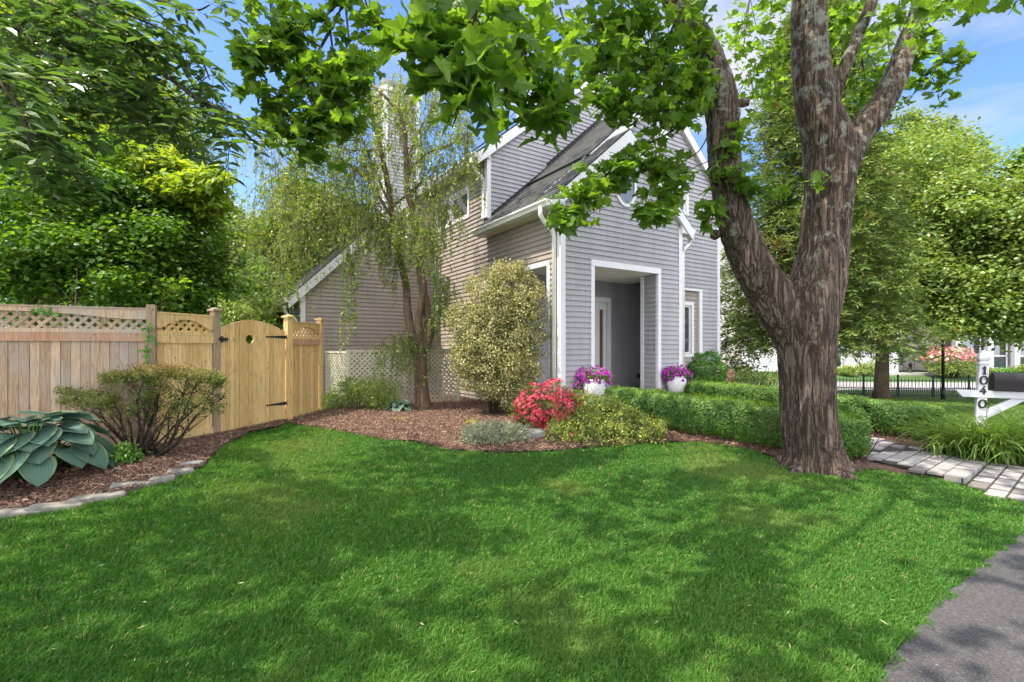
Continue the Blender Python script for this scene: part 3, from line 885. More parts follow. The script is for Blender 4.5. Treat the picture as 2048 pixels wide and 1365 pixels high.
# door unit
mb = MB(); T = TF(1.5)
mb.box(T, 2.56, 2.68, .54, 2.70, .0, .045); mb.box(T, 1.23, 2.56, 2.58, 2.70, .0, .045); mb.box(T, 1.23, 1.35, .54, 2.58, .0, .045)
mb.box(T, 2.20, 2.30, .54, 2.58, -.03, .02); mb.box(T, 2.30, 2.35, .54, 2.58, -.04, .0); mb.box(T, 2.46, 2.56, .54, 2.58, -.04, .0)
mb.box(T, 2.35, 2.46, .54, .80, -.04, 0); mb.box(T, 2.35, 2.46, 2.42, 2.58, -.04, 0)
df = mb.build('door_frame', M['trim'], house, bevel=.004)
mb = MB(); mb.box(T, 2.35, 2.46, .80, 2.42, -.035, -.02); mb.build('sidelight', M['glass_b'], df)
mb = MB()
mb.box(T, 1.35, 1.47, .56, 2.58, -.06, -.02); mb.box(T, 2.06, 2.20, .56, 2.58, -.06, -.02); mb.box(T, 1.47, 2.06, .56, .80, -.06, -.02); mb.box(T, 1.47, 2.06, 2.44, 2.58, -.06, -.02)
dr = mb.build('door', M['trim'], house, bevel=.006)
mb = MB(); mb.box(T, 1.47, 2.06, .80, 2.44, -.05, -.035); mb.build('door_pane', M['glass'], dr)
mb = MB(); mb.tube([T(2.12, 1.5, -.02), T(2.12, 1.5, .03), T(2.0, 1.5, .035)], .012, 8); mb.build('door_handle', M['dark'], dr)

# trim boards
def trim(name, boxes, T, mat='trim', bevel=.004):
    mb = MB()
    for q in boxes: mb.box(T, *q)
    return mb.build(name, M[mat], house, bevel=bevel)
trim('porch_opening_trim', [(.71, .80, .56, 3.07, -.05, .026), (2.58, 2.675, .56, 3.07, -.05, .026), (.71, 2.675, 3.07, 3.19, -.05, .030)], TF(0))
trim('porch_post_trim', [(2.56, 2.66, .54, 3.07, -.45, -.37)], TF(0))
trim('side_opening_trim', [(.31, .40, .54, 3.06, -.03, .026), (1.42, 1.51, .54, 3.06, -.03, .026), (.31, 1.51, 3.06, 3.15, -.03, .030)], TL(0))
trim('corner_board', [(-.03, .085, .14, 4.1, 0, .03)], TF(0)); trim('corner_board', [(0.003, .085, .14, 4.1, .0, .03)], TL(0))
trim('corner_board', [(3.245, 3.36, .14, 4.1, 0, .03)], TF(0))
trim('corner_board', [(5.50, 5.61, .14, 4.75, 0, .03)], TF(.6))
trim('corner_board', [(-.03, .075, 4.46, 5.86, 0, .03)], TF(2.66)); trim('corner_board', [(2.663, 2.74, 4.36, 5.86, 0, .03)], TL(0))
trim('corner_board', [(-3.48, -3.37, .14, 3.05, 0, .03)], TF(5.58)); trim('corner_board', [(5.583, 5.66, .14, 2.8, 0, .03)], TL(-3.45))
trim('niche_trim', [(4.78, 4.90, .95, 2.90, -.06, .026), (3.3, 4.90, 2.90, 2.95, -.06, .03)], TF(.6))
mb = MB(); mb.tube([Hp(-.02, 5.50, 4.4), Hp(-.02, 5.50, .2)], .02, 6); mb.build('conduit', M['siding_tan'], house)

# windows
def window(T, a0, a1, b0, b1, tw=.09, mull=(), depth=.05, bars=False):
    mb = MB()
    mb.box(T, a0 - tw, a0, b0 - tw, b1 + tw, -.03, .03); mb.box(T, a1, a1 + tw, b0 - tw, b1 + tw, -.03, .03)
    mb.box(T, a0, a1, b1, b1 + tw, -.03, .03); mb.box(T, a0, a1, b0 - tw, b0, -.03, .034)
    w = mb.build('window', M['trim'], house, bevel=.004)
    mb = MB(); s_ = .04
    xs = [a0] + list(mull) + [a1]
    for x0, x1 in zip(xs, xs[1:]):
        mb.box(T, x0, x0 + s_, b0, b1, -.06, -.01); mb.box(T, x1 - s_, x1, b0, b1, -.06, -.01)
        mb.box(T, x0 + s_, x1 - s_, b0, b0 + s_, -.06, -.01); mb.box(T, x0 + s_, x1 - s_, b1 - s_, b1, -.06, -.01)
    mb.build('sash', M['frame_w'], w)
    mb = MB(); mb.box(T, a0 + .01, a1 - .01, b0 + .01, b1 - .01, -.05, -.04); mb.build('pane', M['glass'], w)
    return w
window(TL(0), w2v[0], w2v[1], w2v[2], w2v[3], .09)
window(TL(0), w1v[0] + .02, w1v[1], w1v[2], w1v[3], .09)
window(TF(.6), 3.5, 4.28, 4.78, 5.3, .09)
window(TF(.66), 3.9, 4.56, 1.38, 2.55, .085)
window(TL(-3.45), wing_win[0], wing_win[1], wing_win[2], wing_win[3], .12, [6.75 + .81 * i for i in range(1, 6)])
def circ(cu, cz, ru, rz, n=28): return [(cu + ru * math.cos(2 * math.pi * i / n), cz + rz * math.sin(2 * math.pi * i / n)) for i in range(n)]
mb = MB(); mb.ring(TF(0), circ(1.62, 4.72, .30, .40), circ(1.62, 4.72, .24, .34), .0, .045); w = mb.build('oval_window', M['trim'], house)
mb = MB(); mb.prism(TF(0), circ(1.62, 4.72, .25, .35), .0, .026); mb.build('pane', M['glass'], w)
mb = MB(); mb.ring(TF(2.66), circ(3.36, 8.28, .36, .36), circ(3.36, 8.28, .32, .32), .0, .05)
for i in range(9):
    z = 8.0 + i * .07; hw = math.sqrt(max(0, .325 ** 2 - (z + .02 - 8.28) ** 2))
    if hw > .03: mb.box(TF(2.66), 3.36 - hw, 3.36 + hw, z, z + .055, .01, .028)
mb.build('gable_vent', M['trim'], house)
mb = MB(); mb.ring(TF(.6), circ(3.4, 6.55, .26, .26), circ(3.4, 6.55, .22, .22), .0, .04); mb.prism(TF(.6), circ(3.4, 6.55, .23, .23), 0, .02); mb.build('gable_vent', M['trim'], house)

# roofs
def roof_plane(A0, A1, B0, B1, over=.0, thick=.09, name='roof', left=None):
    """A0->A1 along eave, B0/B1 the ridge ends; shingle courses as laps"""
    A0, A1, B0, B1 = [Vector(q) for q in (A0, A1, B0, B1)]
    n = (A1 - A0).cross(B0 - A0).normalized()
    if n.z < 0: n = -n
    L = ((B0 - A0).length + (B1 - A1).length) / 2; k = max(1, int(L / .14))
    mb = MB()
    for i in range(k):
        t0, t1 = i / k, (i + 1) / k
        p = [A0.lerp(B0, t0), A1.lerp(B1, t0), A1.lerp(B1, t1), A0.lerp(B0, t1)]
        w = (A1 - A0).length; h0, h1 = i * .14, (i + 1) * .14
        s = .35 * random.random()
        mb.add([p[0] + n * .012, p[1] + n * .012, p[2] + n * .002, p[3] + n * .002, p[0], p[1]], [(0, 1, 2, 3), (4, 5, 1, 0)],
               uvs=[(s, h0), (w + s, h0), (w + s, h1), (s, h1), (s, h0), (w + s, h0)])
    d = n * (-thick)
    mb.add([A0, A1, B1, B0, A0 + d, A1 + d, B1 + d, B0 + d], [(4, 7, 6, 5), (0, 4, 5, 1), (1, 5, 6, 2), (2, 6, 7, 3), (3, 7, 4, 0)],
           uvs=[(0, 0)] * 8)
    return mb.build(name, M['shingle'], house)
ov = .30
def zz(zr, um, u): return zr(u)
E1 = 4.42 - .87 * ov
roof_plane(Hp(-ov, -.10, E1), Hp(-ov, 2.62, E1), Hp(1.665, -.10, 5.868), Hp(1.665, 2.62, 5.868))
roof_plane(Hp(3.33 + ov, -.10, E1), Hp(3.33 + ov, .6, E1), Hp(1.665, -.10, 5.868), Hp(1.665, .6, 5.868))
E2 = 4.45 - .9 * (-1.1)
roof_plane(Hp(1.1, .50, E2), Hp(1.1, 2.64, E2), Hp(3.4, .50, 7.51), Hp(3.4, 2.64, 7.51))
roof_plane(Hp(5.9, .50, zr2(5.9)), Hp(5.9, 2.64, zr2(5.9)), Hp(3.4, .50, 7.51), Hp(3.4, 2.64, 7.51))
E3 = 6.15 - .83 * ov
roof_plane(Hp(-ov, 2.56, E3), Hp(-ov, 12, E3), Hp(3.4, 2.56, 8.972), Hp(3.4, 12, 8.972))
roof_plane(Hp(7.1, 2.56, E3), Hp(7.1, 12, E3), Hp(3.4, 2.56, 8.972), Hp(3.4, 12, 8.972))
roof_plane(Hp(-3.45 - ov, 5.48, zr4(-3.45 - ov)), Hp(-3.45 - ov, 14, zr4(-3.45 - ov)), Hp(-.001, 5.48, zr4(0)), Hp(-.001, 14, zr4(0)))
# rakes (white boards under the roof edge)
def rake(v, u0, u1, zr, h=.22, t=.035, ext=0):
    T = TF(v); mb = MB()
    z0, z1 = zr(u0), zr(u1)
    mb.prism(T, [(u0, z0 - .03), (u1, z1 - .03), (u1, z1 - .03 - h), (u0, z0 - .03 - h)], .0, t)
    return mb
for v, pts, zr in ((-.075, (-ov, 1.665), zr1), (-.075, (3.33 + ov, 1.665), zr1), (.52, (1.15, 3.4), zr2), (.52, (5.9, 3.4), zr2),
                   (2.59, (-ov, 3.4), zr3), (2.59, (7.1, 3.4), zr3), (5.50, (-3.45 - ov, -.02), zr4)):
    mb = rake(v, pts[0], pts[1], zr, .25); mb.build('rake_board', M['trim'], house)
    # soffit strip behind it
    T = TF(v); mb = MB(); u0, u1 = pts; z0, z1 = zr(u0) - .26, zr(u1) - .26
    mb.add([T(u0, z0, 0), T(u1, z1, 0), T(u1, z1, -.09), T(u0, z0, -.09)], [(0, 1, 2, 3)]); mb.build('rake_soffit', M['soffit'], house)
def eave(vr, u, sgn, ze, zs, length):
    """boxed eave: soffit, fascia, gutter along v; u is wall line, sgn -1 left / +1 right"""
    v0, v1 = vr; o = sgn * ov
    T = lambda a, b_, c: Hp(a, b_, c)
    lo, hi = sorted((u, u + o))
    mb = MB(); mb.box(T, lo, hi, v0, v1, zs - .012, zs); mb.build('soffit', M['soffit'], house)
    lo, hi = sorted((u + o, u + o * .92))
    mb = MB(); mb.box(T, lo, hi, v0, v1, zs - .014, ze - .02); mb.build('fascia', M['trim'], house)
    # gutter profile
    a = u + o
    prof = [(a, ze - .02), (a + sgn * .11, ze - .02), (a + sgn * .12, ze - .05), (a + sgn * .085, ze - .09), (a + sgn * .075, ze - .135), (a, ze - .135)]
    mb = MB(); n = len(prof)
    mb.add([Hp(p, v0 + .02, q) for p, q in prof] + [Hp(p, v1, q) for p, q in prof],
           [tuple(range(n)), tuple(range(n, 2 * n))] + [(i, (i + 1) % n, n + (i + 1) % n, n + i) for i in range(n) if i != 0])
    mb.build('gutter', M['gutter'], house)
    # return box at the gable end
    mb = MB(); pts = [(u + o, ze - .03), (u + o, zs - .015), (u + (.035 if sgn < 0 else -.035), zs - .015), (u + (.035 if sgn < 0 else -.035), ze + .87 * ov - .22)]
    mb.prism(TF(v0 + .025), pts, -.06, .002); mb.build('eave_return', M['trim'], house)
eave((-.10, 2.66), 0, -1, E1, 4.02, 0)
eave((-.10, .58), 3.33, 1, E1, 4.02, 0)
eave((2.56, 12), 0, -1, E3, 5.82, 0)
eave((5.48, 14), -3.45, -1, zr4(-3.75), 2.66, 0)
def downspout(path, name='downspout'):
    mb = MB(); mb.tube(path, .043, 8, smooth=True); mb.build(name, M['gutter'], house)
downspout([Hp(-.37, .12, E1 - .12), Hp(-.37, .12, E1 - .26), Hp(-.30, .12, E1 - .36), Hp(-.11, .12, E1 - .50), Hp(-.065, .12, E1 - .60), Hp(-.065, .12, .25)])
downspout([Hp(3.70, .02, E1 - .12), Hp(3.70, .02, E1 - .25), Hp(3.62, .0, E1 - .36), Hp(3.44, .0, E1 - .46), Hp(3.405, .0, E1 - .56), Hp(3.405, .0, .5)])
downspout([Hp(-.36, 2.76, E3 - .12), Hp(-.36, 2.76, E3 - .26), Hp(-.28, 2.76, E3 - .36), Hp(-.10, 2.76, E3 - .48), Hp(-.06, 2.76, E3 - .58), Hp(-.06, 2.76, 4.50), Hp(-.12, 2.72, 4.42)])
downspout([Hp(-3.81, 5.66, 2.52), Hp(-3.81, 5.66, 2.40), Hp(-3.74, 5.66, 2.28), Hp(-3.56, 5.70, 2.20), Hp(-3.52, 5.70, 2.05), Hp(-3.52, 5.70, .25)])
# flashing where the bay roof meets the tall wall
mb = MB(); mb.prism(TF(2.655), [(-.1, zr1(-.1) + .02), (1.66, 5.87 + .02), (1.66, 5.97), (-.1, zr1(-.1) + .10)], .0, .02)
mb.prism(TF(2.655), [(1.66, zr2(1.66) + .02), (3.4, 7.53), (3.4, 7.62), (1.66, zr2(1.66) + .11)], .0, .02); mb.build('roof_flashing', M['dark'], house)
# solar-panel-like dark edge and vent pipe on main roof
mb = MB(); mb.box(lambda a, b_, c: Hp(a, b_, zr3(a) + .09 + c), .55, 1.6, 3.0, 4.6, 0, .04); mb.build('roof_panel', M['dark'], house)
mb = MB(); mb.tube([Hp(1.0, 2.9, zr3(1.0)), Hp(1.0, 2.9, zr3(1.0) + .35)], .04, 10); mb.build('vent_pipe', M['trim'], house)
# chimney
ch = None
mb = MB(); c0, c1, d0, d1 = -1.0, .05, 6.9, 8.0
lap(mb, TF(d0), 3.0, 9.0, lambda z: [(c0, c1)])
lap(mb, TL(c0), 3.0, 9.0, lambda z: [(d0, d1)])
mb.box(lambda a, b_, c: Hp(a, b_, c), c0 + .02, c1, d0 + .02, d1, 3.0, 9.0)
ch = mb.build('chimney', M['siding'], house)
mb = MB(); mb.box(TF(d0), c0 - .03, c0 + .09, 3.0, 9.0, 0, .03); mb.box(TL(c0), d0 + .003, d0 + .09, 3.0, 9.0, 0, .03); mb.box(TF(d0), c1 - .09, c1 + .02, 3.0, 9.0, 0, .03)
mb.build('corner_board', M['trim'], ch)
mb = MB(); cu, cv = (c0 + c1) / 2, (d0 + d1) / 2
mb.box(lambda a, b_, c: Hp(a, b_, c), c0 - .08, c1 + .08, d0 - .08, d1 + .08, 9.0, 9.12)
for (a, b_) in ((c0 + .1, d0 + .1), (c1 - .1, d0 + .1), (c0 + .1, d1 - .1), (c1 - .1, d1 - .1)): mb.box(lambda x, y, c: Hp(x, y, c), a - .03, a + .03, b_ - .03, b_ + .03, 9.12, 9.32)
q = [Hp(c0 - .06, d0 - .06, 9.32), Hp(c1 + .06, d0 - .06, 9.32), Hp(c1 + .06, d1 + .06, 9.32), Hp(c0 - .06, d1 + .06, 9.32), Hp(cu, cv, 9.62)]
mb.add(q, [(0, 1, 4), (1, 2, 4), (2, 3, 4), (3, 0, 4), (3, 2, 1, 0)]); mb.build('chimney_cap', M['trim'], ch)
# dim room behind windows so panes are not see-through
# ---------------------------------------------------------------- wooden fence and gate
def frameT(O, A, lean=0.0):
    O = Vector(O); A = Vector((A[0], A[1], 0)).normalized(); N = Vector((A.y, -A.x, 0))
    return lambda a, b_, c: O + A * (a + lean * b_) + Vector((0, 0, b_)) + N * c
F0 = Vector((-7.45, 5.20, 0)); F1 = Vector((-4.76, 6.38, 0)); F2 = Vector((-4.44, 7.22, 0)); F3 = Vector((-3.90, 8.42, 0)); F4 = Vector((-3.79, 9.52, 0))
def arch(a0, a1, zl, zh, flat=.15, n=14):
    pts = []
    for i in range(n + 1):
        t = i / n; x = a0 + (a1 - a0) * t
        s = min(1, max(0, (min(t, 1 - t) - flat) / (.5 - flat)))
        pts.append((x, zl + (zh - zl) * math.sin(s * math.pi / 2) ** .8 if s > 0 else zl))
    return pts
def fence_panel(par, T, L, ztop, zrail, mat_b, mat_r, mat_l, archh, bw=.098, z0=.22, flat=.12, drop=.19):
    """boards below, rail, lattice with arched top board"""
    mb = MB(); n = max(1, round(L / bw)); w = L / n
    for i in range(n):
        mb.box(T, i * w + .0022, (i + 1) * w - .0022, z0 + .02, zrail, -.012 + random.uniform(-.003, .003), .008 + random.uniform(-.003, .003), random.random())
    mb.build('boards', mat_b, par)
    mb = MB(); mb.box(T, 0, L, zrail - .06, zrail + .045, .008, .034, random.random()); mb.build('rail', mat_r, par)
    mb = MB(); mb.box(T, .0, L, z0, z0 + .12, .012, .035, random.random()); mb.build('kick_board', mat_b, par)
    mb = MB(); mb.box(T, 0, L, zrail + .048, zrail + .10, -.012, .028, random.random()); mb.build('lattice_sill', mat_l, par)
    mb = MB()
    zt = ztop; top_lo = zt - drop
    A = arch(0, L, top_lo, top_lo + archh, flat)
    mb.prism(T, [(0, zt - .02)] + A + [(L, zt - .02)], -.010, .024, random.random())
    mb.box(T, 0, L, zt - .02, zt, -.03, .035, random.random())
    mb.build('top_rail', mat_l, par)
    mb = MB(); zb = zrail + .08; H = zt - .05 - zb; sp = .115; sw = .038
    for sgn, c in ((1, -.012), (-1, -.020)):
        x = -H
        while x < L + H:
            a, b_ = (x, x + H) if sgn > 0 else (x + H, x)
            # clip to 0..L
            def pt(z): return a + (b_ - a) * (z - zb) / H
            zs = sorted([zb, zb + H] + [zb + H * (q - a) / (b_ - a) for q in (0, L) if 0 < (q - a) / (b_ - a) < 1])
            for z_, z1_ in zip(zs, zs[1:]):
                m_ = pt((z_ + z1_) / 2)
                if 0 <= m_ <= L and z1_ - z_ > .02:
                    p0, p1 = pt(z_), pt(z1_)
                    mb.prism(T, [(p0 - sw * .7, z_), (p0 + sw * .7, z_), (p1 + sw * .7, z1_), (p1 - sw * .7, z1_)], c - .004, c + .004, random.random())
            x += sp
    mb.build('lattice', mat_l, par)
def post(par, p, z0, z1, s, mat, cap=None, A=(0, 1)):
    T = frameT((p[0], p[1], 0), A)
    mb = MB(); mb.box(T, -s, s, z0, z1, -s, s, random.random()); o = mb.build('post', mat, par, bevel=.005)
    if cap:
        mb = MB(); mb.box(T, -s - .025, s + .025, z1, z1 + .03, -s - .025, s + .025)
        k = s + .015; q = [T(-k, z1 + .03, -k), T(k, z1 + .03, -k), T(k, z1 + .03, k), T(-k, z1 + .03, k), T(0, z1 + .06, 0)]
        mb.add(q, [(0, 1, 4), (1, 2, 4), (2, 3, 4), (3, 0, 4)]); mb.build('post_cap', cap, o)
    return o
wf = root('wooden_fence', (F1.x, F1.y, .2), 'weathered cedar board fence with arched lattice top left of the gate', 'fence')
A1 = (F1 - F0); T1 = frameT(F0 + A1.normalized() * .05, A1)
fence_panel(wf, T1, A1.length - .10, 2.035, 1.655, M['wood_old'], M['wood_rail'], M['wood_old'], .075, drop=.15)
A2 = (F2 - F1); T2 = frameT(F1 + A2.normalized() * .05, A2)
fence_panel(wf, T2, A2.length - .10, 1.995, 1.64, M['wood_new'], M['wood_new'], M['wood_new'], .13, flat=.10, drop=.215)
post(wf, F0, .1, 2.06, .05, M['wood_post'], None, A1); post(wf, F1, .1, 2.08, .05, M['wood_post'], None, A1)
post(wf, F2, .1, 2.06, .05, M['wood_post'], M['wood_post'], A2)
# vine on the post
vb = F1 + Vector((.03, -.10, 0))
vine = root('vine', (vb.x, vb.y, .3), 'small green vine climbing the tall fence post', 'vine')
vp = [vb + Vector((.02 * math.sin(i * 1.3), -.01, 1.80 - .1 * i)) for i in range(13)]
mb = MB(); mb.tube(vp, .004, 5); mb.build('stem', M['bark_s'], vine)
pts = np.array([tuple(random.choice(vp) + Vector((random.gauss(0, .035), random.gauss(0, .03), random.gauss(0, .04)))) for _ in range(80)] +
               [(F0.lerp(F1, t).x + random.gauss(0, .04), F0.lerp(F1, t).y - .05 + random.gauss(0, .03), 1.98 + random.gauss(0, .035)) for t in [.62 + .05 * random.random() for _ in range(24)]])
Vv, T_ = leaves(pts, .055, 'maple_s', .9, np.tile([.3, -1, .4], (len(pts), 1)), .4, droop=.5)
np_mesh('foliage', Vv, T_, M['lf_box'], RNG.random(len(pts)), vine)

gate = root('garden_gate', (F2.x, F2.y, .2), 'arched cedar garden gate with a round peephole and black strap hinges', 'gate')
AG = F3 - F2; TG = frameT(F2 + AG.normalized() * .075, AG); LG = AG.length - .15
mb = MB(); n = 15; w = LG / n
hole_a, hole_z, hr = LG * .42, 1.650, .072
for i in range(n):
    x0, x1 = i * w + .002, (i + 1) * w - .002
    zt = lambda x: 1.79 + .17 * math.sin(math.pi * min(1, max(0, x / LG * .92 + .06))) ** 1.0
    c = random.uniform(-.003, .003)
    rn = random.random()
    segs = []
    if x1 > hole_a - hr and x0 < hole_a + hr:
        xs = sorted({x0, x1, *[x for x in (hole_a - hr, hole_a - hr * .7, hole_a - hr * .35, hole_a, hole_a + hr * .35, hole_a + hr * .7, hole_a + hr) if x0 < x < x1]})
        for p, q in zip(xs, xs[1:]):
            hp = math.sqrt(max(0, hr * hr - (p - hole_a) ** 2)); hq = math.sqrt(max(0, hr * hr - (q - hole_a) ** 2))
            if hp + hq < 1e-4:
                mb.prism(TG, [(p, .24), (q, .24), (q, zt(q)), (p, zt(p))], -.008 + c, .012 + c, rn)
            else:
                mb.prism(TG, [(p, .24), (q, .24), (q, hole_z - hq), (p, hole_z - hp)], -.008 + c, .012 + c, rn)
                mb.prism(TG, [(p, hole_z + hp), (q, hole_z + hq), (q, zt(q)), (p, zt(p))], -.008 + c, .012 + c, rn)
    else:
        mb.prism(TG, [(x0, .24), (x1, .24), (x1, zt(x1)), (x0, zt(x0))], -.008 + c, .012 + c, rn)
mb.build('boards', M['wood_new'], gate)
for z in (1.44, .42):
    mb = MB(); mb.box(TG, 0, LG, z, z + .08, -.045, -.012); mb.build('back_brace', M['wood_new'], gate)
for z in (1.70, .56):
    mb = MB()
    mb.prism(TG, [(LG - .36, z - .008), (LG + .02, z - .028), (LG + .02, z + .028), (LG - .36, z + .008)], .013, .021)
    mb.prism(TG, circ(LG - .36, z, .016, .016, 10), .013, .022)
    mb.box(TG, LG + .022, LG + .062, z - .10, z + .10, .030, .040); mb.tube([TG(LG + .03, z - .05, .036), TG(LG + .03, z + .05, .036)], .012, 8)
    mb.build('strap_hinge', M['dark'], gate)
mb = MB(); mb.box(TG, -.055, .10, 1.625, 1.665, .02, .05); mb.box(TG, -.02, .02, 1.60, 1.69, .02, .055); mb.tube([TG(.05, 1.645, .05), TG(.05, 1.61, .075)], .008, 6); mb.build('latch', M['dark'], gate)

f3 = root('fence_panel', (F3.x, F3.y, .2), 'narrow yellow cedar fence panel with small lattice arch right of the gate', 'fence')
A4 = F4 - F3; T4 = frameT(F3 + A4.normalized() * .06, A4)
fence_panel(f3, T4, A4.length - .12, 1.99, 1.63, M['wood_new'], M['wood_rail'], M['wood_new'], .14, flat=.03, drop=.22)
post(f3, F3, .1, 2.04, .055, M['wood_new'], M['wood_new'], AG); post(f3, F4, .1, 2.06, .05, M['wood_new'], M['wood_new'], A4)

# ---------------------------------------------------------------- lattice screen
LA = Vector((-3.42, 10.05, 0)); LB = Vector((-1.22, 11.05, 0)); LC = Vector((-4.30, 11.15, 0))
ls = root('lattice_screen', (LA.x, LA.y, .26), 'cream diagonal lattice screen standing against the taupe side wall', 'lattice screen')
def lat(T, L, zb, zt, post_a):
    mb = MB(); H = zt - zb; sp = .105; sw = .022
    for sgn, c in ((1, .004), (-1, -.004)):
        x = -H
        while x < L + H:
            a, b_ = (x, x + H) if sgn > 0 else (x + H, x)
            ts = sorted([0, 1] + [t for t in ((0 - a) / (b_ - a), (L - a) / (b_ - a)) if 0 < t < 1])
            for t0, t1 in zip(ts, ts[1:]):
                m_ = a + (b_ - a) * (t0 + t1) / 2
                if 0 <= m_ <= L:
                    p0, p1 = a + (b_ - a) * t0, a + (b_ - a) * t1
                    mb.prism(T, [(p0 - sw, zb + H * t0), (p0 + sw, zb + H * t0), (p1 + sw, zb + H * t1), (p1 - sw, zb + H * t1)], c - .004, c + .004)
            x += sp
    o = mb.build('lattice', M['lattice'], ls)
    for z_ in (zt - .035, zb - .01):
        mb = MB(); mb.box(T, 0, L, z_, z_ + .045, -.015, .018); mb.build('frame', M['lattice'], ls)
    for a in post_a:
        mb = MB(); mb.box(T, a - .03, a + .03, zb - .05, zt + .014, -.02, .022); mb.build('post', M['lattice'], ls)
lat(frameT(LA, LB - LA), (LB - LA).length, .27, 1.47, (0.0, 1.18, (LB - LA).length))
lat(frameT(LC, LA - LC), (LC - LA).length - .04, .27, 1.44, ())
# ---------------------------------------------------------------- plants
def ell(px, py, Y, rpx, rpy, rd):
    c = P(px, py, Y); k = Y / FPX
    return (c.x, c.y, c.z, rpx * k, rd, rpy * k)

def plant(name, base, label, cat, blobs, n, size, mat, kind='quad', aspect=.55, tilt=.6, shell=.55, clump=0, clump_r=.08, stems=None, stem_mat='bark_s',
          stem_r=.012, group=None, droop=0.0, outward=.8, part='foliage', dens_rnd=.55, seed=1, zcut=True, ragged=0):
    rng = np.random.default_rng(seed)
    rt = root(name, base, label, cat, group)
    extra = []
    for q in range(ragged):                # stray shoots that break the outline
        b_ = blobs[rng.integers(len(blobs))]; d = norm(rng.normal(0, 1, 3)); f = rng.uniform(.12, .28)
        extra.append((b_[0] + d[0] * b_[3] * 1.04, b_[1] + d[1] * b_[4], b_[2] + d[2] * b_[5] * 1.04, b_[3] * f, b_[4] * f, b_[5] * f * 1.3, 1.4))
    pts, nn, cr = blob_points(list(blobs) + extra, n, shell, rng, clump, clump_r)
    if zcut:
        k = pts[:, 2] > zg(pts[:, 0], pts[:, 1]) + .02
        pts, nn, cr = pts[k], nn[k], cr[k]
    nrm = nn * outward + np.array([0, 0, .5])
    V, T = leaves(pts, size, kind, aspect, nrm, tilt, dirs=nn + np.array([0, 0, .2]), droop=droop, rng=rng)
    rn = np.clip(cr * dens_rnd + rng.random(len(pts)) * (1 - dens_rnd), 0, 1)
    np_mesh(part, V, T, mat, rn, rt)
    if stems:
        mb = MB(); r_ = random.Random(seed)
        b0 = Vector(base)
        for i in range(stems):
            b_ = blobs[r_.randrange(len(blobs))]
            e = Vector((b_[0] + r_.uniform(-.6, .6) * b_[3], b_[1] + r_.uniform(-.6, .6) * b_[4], b_[2] + r_.uniform(-.2, .8) * b_[5]))
            s0 = b0 + Vector((r_.uniform(-.05, .05), r_.uniform(-.05, .05), -.03))
            m1 = s0.lerp(e, .4) + Vector((r_.uniform(-.06, .06), r_.uniform(-.06, .06), r_.uniform(-.02, .05)))
            mb.tube([s0, m1, s0.lerp(e, .75) + Vector((r_.uniform(-.04, .04), 0, .02)), e], [stem_r, stem_r * .8, stem_r * .5, stem_r * .25], 6)
        mb.build('stems', M[stem_mat], rt)
    return rt

def zb(x, y, dz=0): return (x, y, zgf(x, y) + dz)
def prune_inside(v): return v

# sheared azalea-like bush with bare stems before the fence
bs = zb(-4.38, 5.75)
bx = root('clipped_bush', bs, 'flat topped bush with bare crooked stems before the wooden fence', 'bush')
rr = random.Random(4); mb = MB(); tips = []
kY = 5.75 / FPX
def BP(px, py, dy=0): return P(px, py, 5.75 + dy)
mains = [(150, 800), (175, 790), (215, 765), (250, 745), (290, 742), (330, 738), (370, 740), (410, 748), (435, 765), (440, 790), (400, 800), (350, 790), (300, 800), (240, 820), (200, 800), (430, 820), (380, 775), (270, 780), (320, 770)]
for i, (px, py) in enumerate(mains + mains[::2]):
    e = BP(px + rr.uniform(-12, 12), py + rr.uniform(-4, 14), rr.uniform(-.3, .3))
    s0 = Vector(bs) + Vector((rr.uniform(-.12, .15), rr.uniform(-.08, .08), -.02))
    m1 = s0.lerp(e, .35) + Vector((rr.uniform(-.06, .06), rr.uniform(-.05, .05), rr.uniform(-.1, .02)))
    m2 = s0.lerp(e, .68) + Vector((rr.uniform(-.07, .07), rr.uniform(-.05, .05), rr.uniform(-.06, .04)))
    w = rr.uniform(.010, .022)
    mb.tube([s0, m1, m2, e], [w, w * .75, w * .45, w * .2], 6)
    for q in range(9):
        a = m1.lerp(m2, rr.random()) if q < 4 else m2.lerp(e, rr.random())
        d = Vector((rr.uniform(-.20, .20), rr.uniform(-.14, .14), rr.uniform(.02, .22)))
        mb.tube([a, a + d * .5 + Vector((0, 0, -.02)), a + d], [.005, .0035, .0015], 4); tips.append(a + d)
    tips.append(e)
mb.build('stems', M['bark_s'], bx)
rng = np.random.default_rng(8)
tp = np.array([tuple(t) for t in tips]); tp = tp[tp[:, 2] < 1.36]
top = []
for px in np.linspace(205, 445, 210):
    ytop = 733 + 20 * ((px - 330) / 120) ** 2 * (1 if px > 330 else .9)
    top.append(tuple(BP(px, ytop + rr.uniform(0, 20), rr.uniform(-.33, .33))))
for px in np.linspace(118, 230, 55): top.append(tuple(BP(px, 790 + rr.uniform(-14, 26), rr.uniform(-.25, .25))))
for px in np.linspace(215, 445, 90): top.append(tuple(BP(px, rr.uniform(745, 830), rr.uniform(-.3, .3))))
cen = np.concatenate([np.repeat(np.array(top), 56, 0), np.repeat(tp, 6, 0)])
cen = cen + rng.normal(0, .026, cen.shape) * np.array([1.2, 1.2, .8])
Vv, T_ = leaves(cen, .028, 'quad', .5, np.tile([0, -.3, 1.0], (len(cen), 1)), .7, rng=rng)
np_mesh('foliage', Vv, T_, M['lf_aza'], np.clip(.2 + .5 * rng.random(len(cen)) + 2.2 * np.clip(cen[:, 2] - 1.15, 0, .25), 0, 1), bx)

